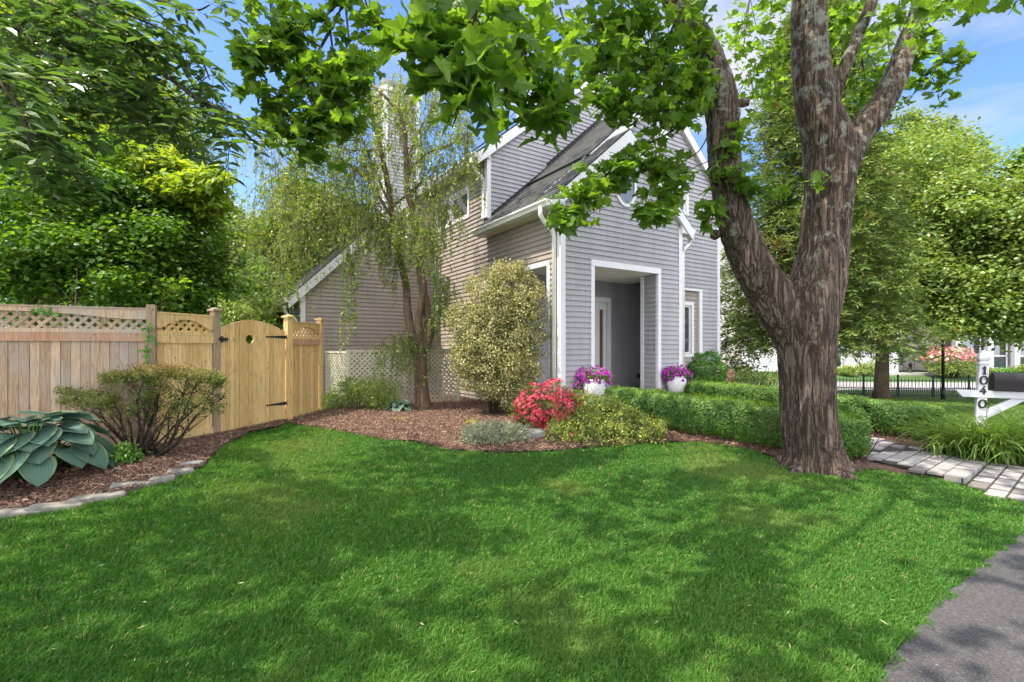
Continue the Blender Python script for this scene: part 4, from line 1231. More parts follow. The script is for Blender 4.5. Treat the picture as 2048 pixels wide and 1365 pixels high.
plant('low_plant', zb(-4.35, 5.45), 'little bright green leafy clump at the foot of the clipped bush', 'plant',
      [(-4.35, 5.45, zgf(-4.35, 5.45) + .12, .15, .13, .13)], 700, .045, M['lf_box'], clump=7, clump_r=.03, shell=.4)

# big hosta
def heart_leaf(mb, base, direction, L, W, pitch, curl, rnd, twist=0.0):
    """grid leaf, UV across = x"""
    d = Vector((direction[0], direction[1], 0)).normalized(); side = Vector((d.y, -d.x, 0)); up = Vector((0, 0, 1))
    nu, nv = 9, 9; vs = []; uv = []
    for j in range(nv):
        t = j / (nv - 1)
        w = W * (math.sin(math.pi * min(1, (t * .93 + .08)) ** .55)) ** .62
        if t > .985: w = 0.002
        ang = pitch - curl * t
        x = 0; 
        # integrate arc
        s = L * t; px = math.sin(pitch) if False else 0
        a_mid = pitch - curl * t * .5
        cx = s * math.cos(a_mid); cz = s * math.sin(a_mid)
        for i in range(nu):
            q = (i / (nu - 1) - .5) * 2
            back = (-.16 * L * (abs(q) ** 1.3) * (1 - t) ** 3)
            cup = .10 * W * (q * q) * (1 - .3 * t) - .0
            rip = .012 * W * math.sin(q * 24)
            p = Vector(base) + d * (cx + back * math.cos(a_mid)) + up * (cz + back * math.sin(a_mid) + cup * .9 + rip) + side * (q * w * .5) + up * (q * w * .5 * twist)
            vs.append(p); uv.append((i / (nu - 1), t))
    fs = [(j * nu + i, j * nu + i + 1, (j + 1) * nu + i + 1, (j + 1) * nu + i) for j in range(nv - 1) for i in range(nu - 1)]
    mb.add(vs, fs, rnd, uvs=uv, smooth=True)

def hosta(base, label, R_, H_, n, L, mat, seed, front_bias=.6):
    rt = root('hosta', base, label, 'hosta'); r_ = random.Random(seed)
    mb = MB(); st = MB()
    for i in range(n):
        ring = i / n
        a = i * 2.39996 + r_.uniform(-.2, .2)
        rad = R_ * (.12 + .62 * ring ** .8)
        h = H_ * (1 - .62 * ring ** 1.5) * r_.uniform(.9, 1.1)
        d = (math.cos(a), math.sin(a))
        b_ = Vector(base) + Vector((d[0] * rad, d[1] * rad, h))
        pitch = R(14 - 58 * ring + r_.uniform(-8, 8)); l = L * r_.uniform(.66, 1.12) * (1.0 if ring > .25 else .85)
        heart_leaf(mb, b_, d, l, l * 1.1, pitch, R(30), .5, r_.uniform(-.3, .3))
        st.tube([Vector(base) + Vector((d[0] * .03, d[1] * .03, 0)), Vector(base).lerp(b_, .5) + Vector((0, 0, h * .18)), b_], [.010, .008, .006], 5)
    mb.build('leaves', mat, rt); st.build('stalks', M['lf_box'], rt)
    return rt
hosta(zb(-5.02, 5.0), 'large blue green hosta with broad ribbed leaves at the left edge', .80, .62, 64, .36, M['hosta'], 3)
hosta(zb(-2.16, 9.35), 'small pale hosta with white edged leaves at the foot of the weeping tree', .30, .20, 22, .17, M['hosta2'], 9)

# stones
def rock(name, c, sx, sy, sz, rot, mat, label, cat='stone', group=None, seed=0, sub=3):
    r_ = random.Random(seed)
    bm = bmesh.new(); bmesh.ops.create_cube(bm, size=2.0)
    bmesh.ops.subdivide_edges(bm, edges=bm.edges[:], cuts=3, use_grid_fill=True)
    bmesh.ops.smooth_vert(bm, verts=bm.verts, factor=.4, use_axis_x=True, use_axis_y=True, use_axis_z=True)
    for v in bm.verts:
        v.co += Vector((r_.gauss(0, .05), r_.gauss(0, .05), r_.gauss(0, .05)))
        v.co = Vector((v.co.x * sx, v.co.y * sy, v.co.z * sz))
    bmesh.ops.bevel(bm, geom=bm.edges[:], offset=.003, segments=1, affect='EDGES') if False else None
    me = bpy.data.meshes.new(name); bm.to_mesh(me); bm.free(); me.materials.append(M[mat])
    o = bpy.data.objects.new(name, me); COL.objects.link(o); o.location = c; o.rotation_euler = (r_.uniform(-.06, .06), r_.uniform(-.06, .06), rot)
    md = o.modifiers.new('sub', 'SUBSURF'); md.levels = 1; md.render_levels = 1
    return tag(o, label, cat, group)
stones = [((30, 1034), .24, 'flat edging stone cut by the left edge of the picture'), ((112, 1022), .20, 'narrow edging stone under the lowest leaves of the large hosta'),
          ((196, 1002), .21, 'long edging stone right of the lowest hosta leaves'), ((263, 978), .17, 'thick pale edging stone in the middle of the curved row'),
          ((325, 965), .11, 'small pale edging stone before the row turns to the fence'), ((362, 950), .12, 'dark low edging stone near the end of the row')]
for i, ((px, py), l, lb) in enumerate(stones):
    g = GP(px, py)
    rock('edging_stone', (g.x, g.y, g.z + .015), l, .07, .045, R(22 + 4 * i), 'stone', lb, 'stone', 'edging stones round the left bed', i + 3)
g = GP(378, 938); rock('edging_stone', (g.x, g.y + .05, g.z + .02), .11, .07, .05, .6, 'stone_g', 'rough dark stone ending the row of edging stones nearest the clipped bush', 'stone', 'edging stones round the left bed', 20)
g = GP(1062, 878); rock('garden_rock', (g.x, g.y, g.z + .04), .20, .12, .09, .2, 'stone_g', 'grey green rock between the silvery groundcover and the pink azalea', 'rock', None, 31)

# low groundcovers in the central bed
plant('yellow_sedum', zb(*GP(800, 842).xy), 'small flat yellow groundcover patch in the sunlit mulch', 'groundcover plant',
      [(*GP(800, 842).xy, zgf(*GP(800, 842).xy) + .01, .20, .17, .05)], 1300, .022, M['lf_sedum'], shell=.1)
plant('yellow_sedum', zb(*GP(945, 852).xy), 'small yellow green tuft left of the silvery groundcover', 'groundcover plant',
      [(*GP(945, 852).xy, zgf(*GP(945, 852).xy) + .03, .14, .10, .07)], 900, .026, M['lf_sedum'], shell=.1)
gx_, gy_ = GP(990, 882).xy
plant('silvery_juniper', zb(gx_, gy_), 'spreading silvery blue groundcover shrub left of the pink azalea', 'shrub',
      [(gx_, gy_, .26, .42, .34, .17), (gx_ - .25, gy_ - .05, .24, .25, .25, .12), (gx_ + .25, gy_, .26, .25, .25, .14)], 5200, .058, M['lf_jun'], aspect=.25, clump=12, clump_r=.045,
      tilt=.9, shell=.6, stems=14, stem_r=.006, stem_mat='bark_p')

# low shrub before the lattice
s1 = zb(-3.0, 9.7)
plant('low_shrub', s1, 'sunlit light green shrub with pale stems in front of the lattice screen', 'shrub',
      [(-3.42, 9.75, .55, .34, .3, .22), (-2.95, 9.6, .68, .36, .3, .26), (-2.55, 9.55, .66, .34, .3, .27), (-2.55, 9.5, .45, .3, .25, .15), (-3.65, 9.8, .42, .25, .25, .17), (-3.35, 9.75, .80, .15, .15, .14)],
      4200, .060, M['lf_shrub'], 'oval', .42, clump=7, clump_r=.055, shell=.45, stems=16, stem_mat='bark_p', stem_r=.012, seed=4)

# tall variegated shrub
sb = zb(-.36, 8.85)
VB = [(-.34, 8.95, 2.35, .52, .42, .55), (.05, 9.0, 2.55, .45, .38, .52), (-.62, 8.9, 1.75, .52, .42, .55), (-.30, 8.85, 1.45, .62, .46, .60), (.18, 8.95, 1.75, .46, .38, .60),
      (.10, 8.95, 1.15, .46, .38, .5), (-.55, 8.85, 1.05, .45, .4, .42), (-.15, 8.85, .80, .45, .38, .30), (.22, 8.9, 2.2, .38, .35, .5), (-.15, 9.0, 2.9, .40, .33, .22), (-.78, 8.9, 1.35, .38, .35, .40), (-.80, 8.9, 2.0, .34, .32, .42)]
plant('variegated_shrub', sb, 'tall dense shrub with cream and green variegated leaves beside the porch corner', 'shrub', VB, 66000, .046, M['lf_var'], 'quad', .45,
      clump=11, clump_r=.045, shell=.62, stems=26, stem_r=.022, stem_mat='bark_s', seed=6, dens_rnd=.35, ragged=70)

# coral azalea
ab = zb(.60, 7.85)
az = plant('azalea', ab, 'round azalea covered in coral pink flowers in front of the porch corner', 'azalea',
           [(.60, 7.85, .53, .54, .46, .40), (.30, 7.85, .42, .3, .35, .26), (.85, 7.8, .50, .3, .32, .32)], 9000, .036, M['lf_aza'], clump=8, clump_r=.035, shell=.75, seed=5, stems=14)
rng = np.random.default_rng(12)
pts, nn, _ = blob_points([(.60, 7.85, .53, .57, .48, .43), (.36, 7.82, .46, .3, .36, .30), (.82, 7.78, .50, .32, .34, .35)], 2100, .97, rng)
k = (pts[:, 2] > .28) & ((nn[:, 1] < .3) | (nn[:, 2] > .3))
pts, nn = pts[k], nn[k]
Vv, T_ = leaves(pts, .054, 'flower', 1, nn + np.array([0, -.1, .1]), .35, rng=rng)
cl = np.sin(pts[:, 0] * 9) * np.sin(pts[:, 2] * 11 + 1) > -.6
np_mesh('blossoms', Vv[cl], T_, M['fl_pink'], np.clip(rng.normal(.45, .25, cl.sum()), 0, 1), az)

# gold-edged euonymus
eb = zb(1.35, 7.25)
plant('gold_euonymus', eb, 'mounded yellow and green variegated shrub between the azalea and the long hedge', 'shrub',
      [(1.05, 7.05, .30, .42, .34, .22), (1.45, 7.2, .42, .50, .40, .32), (1.80, 7.15, .34, .38, .36, .27), (.72, 6.95, .25, .25, .28, .17), (1.30, 7.5, .55, .40, .35, .26), (1.95, 7.05, .24, .28, .28, .18), (1.35, 6.85, .25, .45, .25, .16)],
      17000, .036, M['lf_euo'], 'quad', .55, clump=9, clump_r=.03, shell=.78, seed=7, ragged=26)
pts = np.array([tuple(GP(1093, 866)), tuple(GP(1140, 880))]) + np.array([0, -.12, .09])
Vv, T_ = leaves(pts, .08, 'flower', 1, np.tile([0, -1, .5], (2, 1)), .2)
np_mesh('stray_blossoms', Vv, T_, M['fl_pink'], np.array([.3, .5]), az)

# hedges
def hedge(label, path, w, h, n, seed, size=.032, stems=75, mat='lf_hedge'):
    rng = np.random.default_rng(seed); path = [Vector((*p, 0)) for p in path]
    base = path[0]; rt = root('hedge', zb(base.x, base.y), label, 'hedge')
    seg = [(path[i], path[i + 1]) for i in range(len(path) - 1)]; Ls = np.array([(b_ - a).length for a, b_ in seg]); cum = np.concatenate([[0], np.cumsum(Ls)])
    m = n // 10
    s = rng.random(m) * cum[-1]; i = np.clip(np.searchsorted(cum, s) - 1, 0, len(seg) - 1)
    a = np.array([tuple(q[0]) for q in seg])[i]; d = norm(np.array([tuple(q[1] - q[0]) for q in seg]))[i]
    p = a + d * (s - cum[i])[:, None]; sd = np.stack([-d[:, 1], d[:, 0], 0 * s], 1)
    per = w + 2 * h * .9; t_ = rng.random(m) * per
    rx = np.where(t_ < h * .9, -1.0, np.where(t_ > h * .9 + w, 1.0, (t_ - h * .9) / w * 2 - 1))
    rz = np.where(t_ < h * .9, t_ / (h * .9) * 2 - 1, np.where(t_ > h * .9 + w, (t_ - h * .9 - w) / (h * .9) * 2 - 1, 1.0))
    nl = np.maximum(1.0, (np.abs(rx) ** 5 + np.abs(rz) ** 5) ** .2); rx = rx / nl; rz = rz / nl; th = rx * 3
    rad = rng.uniform(.80, 1.0, m) * (1 + .05 * np.sin(s * 7 + th) + .04 * np.sin(s * 17))
    endt = np.minimum(1, np.minimum(s, cum[-1] - s) / (w * .5) * .55 + .5)
    p = p + sd * (rx * rad * w * .5 * endt)[:, None]
    g = zg(p[:, 0], p[:, 1])
    p[:, 2] = g + h * .56 + rz * rad * h * .44 * (.72 + .28 * endt)
    nn = sd * rx[:, None] + np.array([0, 0, 1.0]) * rz[:, None]
    P_ = np.repeat(p, 10, 0) + rng.normal(0, .019, (m * 10, 3)); nn = np.repeat(nn, 10, 0); cr = np.repeat(rng.random(m), 10)
    V, T = leaves(P_, size, 'quad', .5, nn + np.array([0, 0, .25]), .42, rng=rng)
    rn = np.clip(.25 * cr + .45 * rng.random(len(P_)) + .28 * (np.repeat(rz, 10) > .85), 0, 1)  # last term lightens the top leaves, painting in light from above
    np_mesh('foliage', V, T, M[mat], rn, rt)
    mb = MB(); r_ = random.Random(seed)
    for q in range(stems):
        t = r_.random() * cum[-1]; j = int(np.clip(np.searchsorted(cum, t) - 1, 0, len(seg) - 1)); b_ = seg[j][0] + (seg[j][1] - seg[j][0]).normalized() * (t - cum[j])
        b_ = b_ + Vector((r_.uniform(-.05, .05), r_.uniform(-.05, .05), zgf(b_.x, b_.y) - .02))
        for z in range(3):
            e_ = b_ + Vector((r_.uniform(-.2, .2), r_.uniform(-.2, .2), h * r_.uniform(.5, .8)))
            mb.tube([b_, b_.lerp(e_, .5) + Vector((r_.uniform(-.03, .03), 0, 0)), e_], [.010, .007, .003], 5)
    mb.build('stems', M['bark_s'], rt)
    return rt
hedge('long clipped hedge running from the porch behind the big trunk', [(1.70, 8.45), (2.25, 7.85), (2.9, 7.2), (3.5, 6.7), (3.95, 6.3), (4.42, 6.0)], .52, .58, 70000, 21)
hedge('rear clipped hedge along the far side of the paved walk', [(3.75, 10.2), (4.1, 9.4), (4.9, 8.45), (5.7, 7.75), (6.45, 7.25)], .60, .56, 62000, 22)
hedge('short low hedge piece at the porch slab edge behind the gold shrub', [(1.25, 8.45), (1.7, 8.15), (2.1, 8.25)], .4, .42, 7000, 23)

plant('round_boxwood', zb(4.35, 10.7), 'bright green ball shaped boxwood at the right corner of the porch', 'shrub',
      [(4.36, 10.75, 1.02, .40, .36, .38), (4.2, 10.6, .62, .45, .35, .30), (4.6, 10.65, .5, .4, .35, .25)], 26000, .040, M['lf_box'], clump=10, clump_r=.025, shell=.85, seed=24, stems=10)
fern_pos = [(5.25, 11.5, 'leafy fern clump just right of the ball shaped boxwood'), (5.5, 11.0, 'fern clump with pale centre behind the rear hedge'), (5.75, 11.4, 'taller fern clump behind the rear hedge'),
            (6.1, 11.0, 'broad fern clump beside the big trunk behind the rear hedge')]
for i, (x, y, lb) in enumerate(fern_pos):
    rt = root('fern', zb(x, y), lb, 'fern', 'ferns behind the rear hedge'); rng = np.random.default_rng(40 + i)
    V_, N_, D_ = [], [], []
    mb = MB()
    for k in range(26):
        a = rng.uniform(0, 2 * np.pi); L = rng.uniform(.45, .65)
        ar = np.array([[math.cos(a) * L * t * .75, math.sin(a) * L * t * .75, L * 1.15 * t * (1 - .42 * t)] for t in np.linspace(.12, 1, 14)]) + np.array(zb(x, y))
        mb.tube([ar[0], ar[7], ar[-1]], .004, 4)
        for j, q in enumerate(ar):
            for sgn in (-1, 1):
                D_.append((-math.sin(a) * sgn, math.cos(a) * sgn, -.1)); V_.append(q); N_.append((0, 0, 1))
    V, T = leaves(np.array(V_), .11, 'quad', .35, np.array(N_), .25, np.array(D_), rng=rng)
    np_mesh('fronds', V, T, M['lf_box'] if i != 1 else M['lf_shrub'], rng.random(len(V)), rt); mb.build('stalks', M['lf_box'], rt)
plant('flowering_shrub', zb(5.0, 11.9), 'small coral flowered shrub glimpsed behind the ball boxwood', 'shrub', [(5.15, 11.9, .85, .2, .2, .16)], 700, .05, M['fl_rose'], clump=6, shell=.5, stems=12)
plant('yellow_shrub', zb(6.0, 12.3), 'low yellow green shrub behind the ferns', 'shrub', [(5.8, 12.3, .75, .45, .3, .22), (6.5, 12.3, .7, .45, .3, .2)], 3500, .05, M['lf_shrub'], clump=6, shell=.5, stems=12)

# daylilies
def daylily(base, label, n, Lr, seed, spread=.22):
    rt = root('daylily', base, label, 'daylily', 'daylilies round the mailbox post'); rng = np.random.default_rng(seed)
    k = 7; a = rng.uniform(0, 2 * np.pi, n); L = rng.uniform(.6, 1, n) * Lr; pit = rng.uniform(R(58), R(88), n); cur = rng.uniform(.9, 2.3, n)
    b0 = np.array(base)[None, :] + np.stack([rng.normal(0, spread, n), rng.normal(0, spread * .8, n), np.zeros(n)], 1)
    b0[:, 2] = zg(b0[:, 0], b0[:, 1])
    wd = rng.uniform(.007, .012, n); rows = []
    x = np.zeros(n); z = np.zeros(n)
    for j in range(k):
        t = j / (k - 1)
        if j:
            an = pit - cur * (t ** 1.4); x = x + np.cos(an) * L / (k - 1); z = z + np.sin(an) * L / (k - 1)
        zc = np.maximum(z, .02)
        c = b0 + np.stack([np.cos(a) * x, np.sin(a) * x, zc], 1)
        w = wd * (1 - t ** 3 * .92)
        sd = np.stack([-np.sin(a), np.cos(a), np.zeros(n)], 1) * w[:, None]
        rows += [c - sd, c + np.array([0, 0, -.004]), c + sd]
    V = np.stack(rows, 1); T = []
    for j in range(k - 1):
        o = j * 3
        for q in (0, 1): T += [(o + q, o + q + 1, o + q + 4), (o + q, o + q + 4, o + q + 3)]
    np_mesh('blades', V, T, M['lf_lily'], rng.random(n), rt, smooth=True)
daylily(zb(5.98, 6.15), 'arching daylily clump directly in front of the mailbox post', 560, .92, 51, .18)
daylily(zb(6.45, 6.0), 'daylily clump under the black mailbox at the right edge', 620, .98, 52)
daylily(zb(5.85, 6.35), 'daylily clump leaning left over the paved walk toward the hedge', 260, .78, 53, .12)

# planters with petunias
def planter(x, y, z, r_, h, label, tall):
    p = root('planter', (x, y, z), label, 'flower pot'); mb = MB()
    prof = [(r_ * .62, 0), (r_ * .66, .012), (r_ * .82, h * .25), (r_ * .97, h * .55), (r_, h * .78), (r_ * .96, h * .93), (r_ * 1.02, h * .96), (r_ * 1.02, h), (r_ * .88, h), (r_ * .86, h * .9)] if not tall else \
           [(r_ * .55, 0), (r_ * .60, .012), (r_ * .86, h * .28), (r_, h * .55), (r_ * .97, h * .78), (r_ * .84, h * .93), (r_ * .88, h * .96), (r_ * .88, h), (r_ * .76, h), (r_ * .74, h * .9)]
    mb.lathe((x, y, z), prof, 36); mb.build('pot', M['pot'], p)
    mb = MB(); mb.lathe((x, y, z + h * .88), [(r_ * .80, 0), (r_ * .72, .02), (.01, .03)], 24); mb.build('soil', M['soil'], p)
def petunia(x, y, z, sp, label, seed, drop=0.0):
    rt = root('petunia', (x, y, z), label, 'petunia'); rng = np.random.default_rng(seed)
    blobs = [(x, y, z + .05, sp, sp * .8, .15), (x - sp * .5, y, z + .02, sp * .5, sp * .5, .13), (x + sp * .55, y, z + .02, sp * .45, sp * .5, .12)]
    if drop: blobs.append((x - sp * .95, y - .05, z - .12, .07, .07, .12))
    pts, nn, cr = blob_points(blobs, 1100, .4, rng); V, T = leaves(pts, .045, 'oval', .6, nn, .6, rng=rng); np_mesh('foliage', V, T, M['lf_hedge'], rng.random(len(pts)), rt)
    pts, nn, cr = blob_points(blobs, 230, .9, rng); pts = pts + nn * .02; V, T = leaves(pts, .062, 'flower', 1, nn + np.array([0, -.35, .2]), .35, rng=rng)
    np_mesh('blossoms', V, T, M['fl_pur'], rng.random(len(pts)), rt)
q = Hp(.62, -.20, .54); planter(q.x, q.y, .54, .205, .40, 'white bulging pot at the porch left of the entrance', False)
petunia(q.x, q.y, .94, .33, 'magenta petunias spilling from the left white pot', 61, 1)
q = Hp(2.92, -.22, .54); planter(q.x, q.y, .54, .200, .40, 'white rounded pot at the porch right of the entrance', True)
petunia(q.x, q.y, .92, .29, 'magenta petunias in the right white pot', 62)

# ---------------------------------------------------------------- mailbox
mpx = Vector((6.17, 6.40, 0)); gz = zgf(6.17, 6.4)
mp = root('mailbox_post', (mpx.x, mpx.y, gz), 'white wooden mailbox post with finial and black numbers 1040', 'mailbox post')
AX = Vector((.88, -.475, 0)).normalized()                # arm direction, to the right and toward the driveway
FN = Vector((-.475 * 1.0, -.88, 0)).normalized()         # face normal toward the lawn
LEAN = .045
def TM(a, b_, c): return mpx + AX * (a + LEAN * (b_ - gz)) + Vector((0, 0, b_)) + FN * c
mb = MB(); s = .048
mb.box(TM, -s, s, gz - .05, 1.30, -s, s); mb.build('post', M['white_post'], mp, bevel=.008)
mb = MB()
def sq(r_, z): return [TM(-r_, z, -r_), TM(r_, z, -r_), TM(r_, z, r_), TM(-r_, z, r_)]
prof = [(.060, 1.30), (.060, 1.315), (.042, 1.325), (.042, 1.34), (.056, 1.355), (.062, 1.385), (.052, 1.425), (.030, 1.462), (.008, 1.482)]
vs = [v for r_, z in prof for v in sq(r_, z)]; fs = [(i * 4 + k, i * 4 + (k + 1) % 4, (i + 1) * 4 + (k + 1) % 4, (i + 1) * 4 + k) for i in range(len(prof) - 1) for k in range(4)] + [(0, 3, 2, 1), tuple(range(len(vs) - 4, len(vs)))]
mb.add(vs, fs); mb.build('finial', M['white_post'], mp, bevel=.003)
mb = MB(); zt_, zl_ = .95, .86
mb.prism(TM, [(-.27, zt_), (.80, zt_), (.80, zl_), (-.20, zl_)], -.045, .058); mb.build('arm', M['white_post'], mp, bevel=.004)
mb = MB(); mb.prism(TM, [(.056, .58), (.056, .70), (.28, .859), (.44, .859)], -.035, .035); mb.build('brace', M['white_post'], mp, bevel=.004)
def stroke(pts, z0, sc, w, name='number'):
    mb = MB()
    for chain in pts:
        n = len(chain); L, Rr = [], []
        for i, (x, y, ww) in enumerate(chain):
            x0, y0, _ = chain[max(0, i - 1)]; x1, y1, _ = chain[min(n - 1, i + 1)]
            dx, dy = x1 - x0, y1 - y0; l = math.hypot(dx, dy) or 1; nx_, ny_ = -dy / l, dx / l
            L.append((x + nx_ * ww * w, y + ny_ * ww * w)); Rr.append((x - nx_ * ww * w, y - ny_ * ww * w))
        for i in range(n - 1):
            q_ = [L[i], L[i + 1], Rr[i + 1], Rr[i]]
            mb.prism(TM, [(a * sc, z0 + b_ * sc) for a, b_ in q_], .0585, .0635)
    mb.build(name, M['digit'], mp)
DS = .105
one = [[(-.20, .74, .9), (-.02, .86, .9), (.06, 1.0, .9)], [(.03, 1.0, 1.3), (.03, .5, 1.3), (.03, 0, 1.3)], [(-.16, .02, .8), (.22, .02, .8)]]
zero = [[(.33 * math.cos(a), .5 + .48 * math.sin(a), 1.0 + .5 * abs(math.cos(a))) for a in [2 * math.pi * i / 20 for i in range(21)]]]
four = [[(.12, 1.0, .9), (-.08, .65, .8), (-.32, .32, .8)], [(-.32, .32, .9), (.0, .32, .9), (.34, .34, .9)], [(.10, .70, 1.3), (.08, .3, 1.3), (.06, -.02, 1.3)]]
stroke(one, 1.165, DS, .085); stroke(zero, 1.035, DS, .085); stroke(four, .905, DS, .085, 'number') ; stroke(zero, .725, DS, .085)
# raised plate so the 4 sits on the arm front face
mbx = root('mailbox', TM(.35, .955, 0), 'black metal mailbox with rounded top resting on the white arm', 'mailbox')
mb = MB(); hw = .105; prof = [(-hw, .0), (hw, .0), (hw, .13)] + [(hw * math.cos(a), .13 + hw * math.sin(a)) for a in np.linspace(.15, math.pi - .15, 11)] + [(-hw, .13)]
TX = lambda a, b_, c: TM(c, .957 + b_, a)
mb.prism(TX, prof, .09, .62); o = mb.build('box', M['mailbox'], mbx, bevel=.004)
mb = MB(); prof2 = [(a * 1.05, b_ * 1.02) for a, b_ in prof]; mb.prism(TX, prof2, .62, .64); mb.build('door', M['mailbox'], mbx, bevel=.003)
mb = MB(); mb.box(TM, .40, .42, 1.06, 1.17, .107, .112); mb.build('flag', plain('red_flag', (.45, .02, .02)), mbx)
# ---------------------------------------------------------------- big maple
MY = 5.85
mt = root('maple_tree', P(1625, 900, MY).xy.to_3d() + Vector((0, 0, .06)), 'big forked maple with furrowed lichen spotted bark standing in the lawn', 'tree')
kM = MY / FPX
def limb(pts, n=14):
    """pts: (px,py,width_px,Y) -> smooth tube"""
    out, rad = [], []
    C = [(P(a, b_, y), w * y / FPX / 2 * .86) for a, b_, w, y in pts]
    m = len(C)
    for i in range(m - 1):
        p0, p1, p2, p3 = C[max(i - 1, 0)][0], C[i][0], C[i + 1][0], C[min(i + 2, m - 1)][0]
        for j in range(5):
            t = j / 5
            q = .5 * ((2 * p1) + (p2 - p0) * t + (2 * p0 - 5 * p1 + 4 * p2 - p3) * t * t + (3 * p1 - p0 - 3 * p2 + p3) * t ** 3)
            out.append(q); rad.append(C[i][1] * (1 - t) + C[i + 1][1] * t)
    out.append(C[-1][0]); rad.append(C[-1][1])
    return out, rad
mb = MB()
trunk = [(1640, 985, 160, MY), (1634, 940, 138, MY), (1624, 890, 122, MY), (1616, 830, 117, MY), (1614, 760, 117, MY), (1612, 700, 124, MY), (1610, 650, 134, MY), (1622, 600, 128, MY), (1640, 540, 112, MY),
         (1650, 470, 100, MY), (1656, 400, 100, MY), (1660, 340, 108, MY), (1654, 280, 104, MY), (1636, 215, 92, MY), (1622, 130, 80, MY), (1618, 50, 76, MY), (1618, -60, 70, MY), (1600, -300, 52, MY), (1560, -520, 34, MY)]
for L in (trunk,
          [(1600, 690, 90, MY), (1566, 630, 96, MY), (1535, 580, 96, MY), (1505, 530, 88, MY - .05), (1475, 460, 80, MY - .1), (1456, 380, 72, MY - .15), (1448, 310, 72, MY - .15), (1446, 240, 78, MY - .1), (1436, 180, 76, MY - .1),
           (1412, 110, 68, MY - .1), (1380, 50, 62, MY), (1350, 0, 58, MY), (1310, -120, 48, MY), (1240, -320, 34, MY)],
          [(1680, 330, 80, MY), (1712, 275, 66, MY), (1752, 225, 58, MY), (1786, 165, 52, MY), (1810, 100, 46, MY), (1832, 40, 42, MY), (1850, -20, 38, MY), (1890, -200, 28, MY)],
          [(1660, 210, 40, MY), (1678, 165, 32, MY - .1), (1700, 110, 28, MY - .15), (1722, 55, 27, MY - .15), (1744, 0, 27, MY - .15), (1790, -150, 20, MY - .1)]):
    p, r_ = limb(L); mb.tube(p, r_, 20)
# root flare toes and burls
b0 = P(1628, 930, MY)
for a, l, w in ((-.5, .40, .12), (.35, .46, .13), (-2.6, .42, .12), (2.4, .40, .12), (1.3, .4, .11), (-1.35, .42, .14), (3.1, .38, .1)):
    d = Vector((math.cos(a), math.sin(a), 0))
    c = Vector((b0.x, MY, 0)); z0 = .06
    mb.tube([c + d * .12 + Vector((0, 0, .50)), c + d * .21 + Vector((0, 0, .24)), c + d * .31 + Vector((0, 0, .10)), c + d * (l + .08) + Vector((0, 0, .0)), c + d * (l + .22) + Vector((0, 0, -.08))], [w * .9, w, w * .85, w * .6, w * .35], 12)
for px, py, rr_ in ((1489, 205, .07), (1420, 345, .06), (1690, 305, .10), (1430, 470, .07)):
    c = P(px, py, MY - .1); mb.lathe(c - Vector((0, 0, rr_)), [(.01, 0), (rr_ * .8, rr_ * .4), (rr_, rr_), (rr_ * .8, rr_ * 1.6), (.01, rr_ * 2)], 12)
o = mb.build('trunk', M['bark'], mt)
md = o.modifiers.new('remesh', 'REMESH'); md.mode = 'VOXEL'; md.voxel_size = .017; md.use_smooth_shade = True
md = o.modifiers.new('smooth', 'SMOOTH'); md.factor = .6; md.iterations = 5

rng = np.random.default_rng(77)
mbr = MB(); LP, LS, LR = [], [], []
def cat_path(pts, seg=6):
    C = [P(a, b_, y) for a, b_, y in pts]; out = []
    for i in range(len(C) - 1):
        p0, p1, p2, p3 = C[max(i - 1, 0)], C[i], C[i + 1], C[min(i + 2, len(C) - 1)]
        for j in range(seg):
            t = j / seg
            out.append(.5 * ((2 * p1) + (p2 - p0) * t + (2 * p0 - 5 * p1 + 4 * p2 - p3) * t * t + (3 * p1 - p0 - 3 * p2 + p3) * t ** 3))
    out.append(C[-1]); return out
def branch(pts, w0, w1, nleaf, spread, size=.13, twig=14, start=.15):
    """a branch with side twigs that carry maple leaves"""
    c = cat_path(pts); m = len(c)
    mbr.tube(c, [w0 + (w1 - w0) * i / (m - 1) for i in range(m)], 7)
    per = max(1, int(nleaf * .72) // twig)
    for k in range(twig):
        i = int(m * (start + (1 - start) * random.random() ** .8)); i = min(m - 1, i); a = c[i]
        d = Vector((random.gauss(0, 1), random.gauss(0, .8), random.gauss(-.25, .6))).normalized() * spread * random.uniform(.4, .95)
        e = a + d; mid = a + d * .5 + Vector((0, 0, .05 * spread))
        mbr.tube([a, mid, e], [w1 * .8 + .002, w1 * .5 + .0015, .0015], 5)
        for q in range(per):
            t = random.uniform(.25, 1.05); p = a.lerp(e, t) + Vector((random.gauss(0, .30), random.gauss(0, .30), random.gauss(-.04, .16))) * spread * .62
            LP.append(tuple(p)); LS.append(size); LR.append(random.random() * .6 + .4 * (k % 3) / 2)
def blob(px, py, Y, rx, ry, rd, n, size=.13):
    k = Y / FPX
    c = P(px, py, Y)
    for i in range(int(n * (.62 if px < 1180 else .8))):
        d = Vector((random.gauss(0, 1), random.gauss(0, 1), random.gauss(0, 1))).normalized() * random.random() ** .4
        LP.append((c.x + d.x * rx * k, c.y + d.y * rd, c.z + d.z * ry * k)); LS.append(size); LR.append(random.random())
    for i in range(max(2, n // 30)):
        d = Vector((random.uniform(-.8, .8) * rx * k, random.uniform(-.5, .5) * rd, random.uniform(-.8, .5) * ry * k))
        mbr.tube([c + Vector((0, 0, ry * k * .8)), c + d * .5, c + d], [.007, .005, .002], 5)

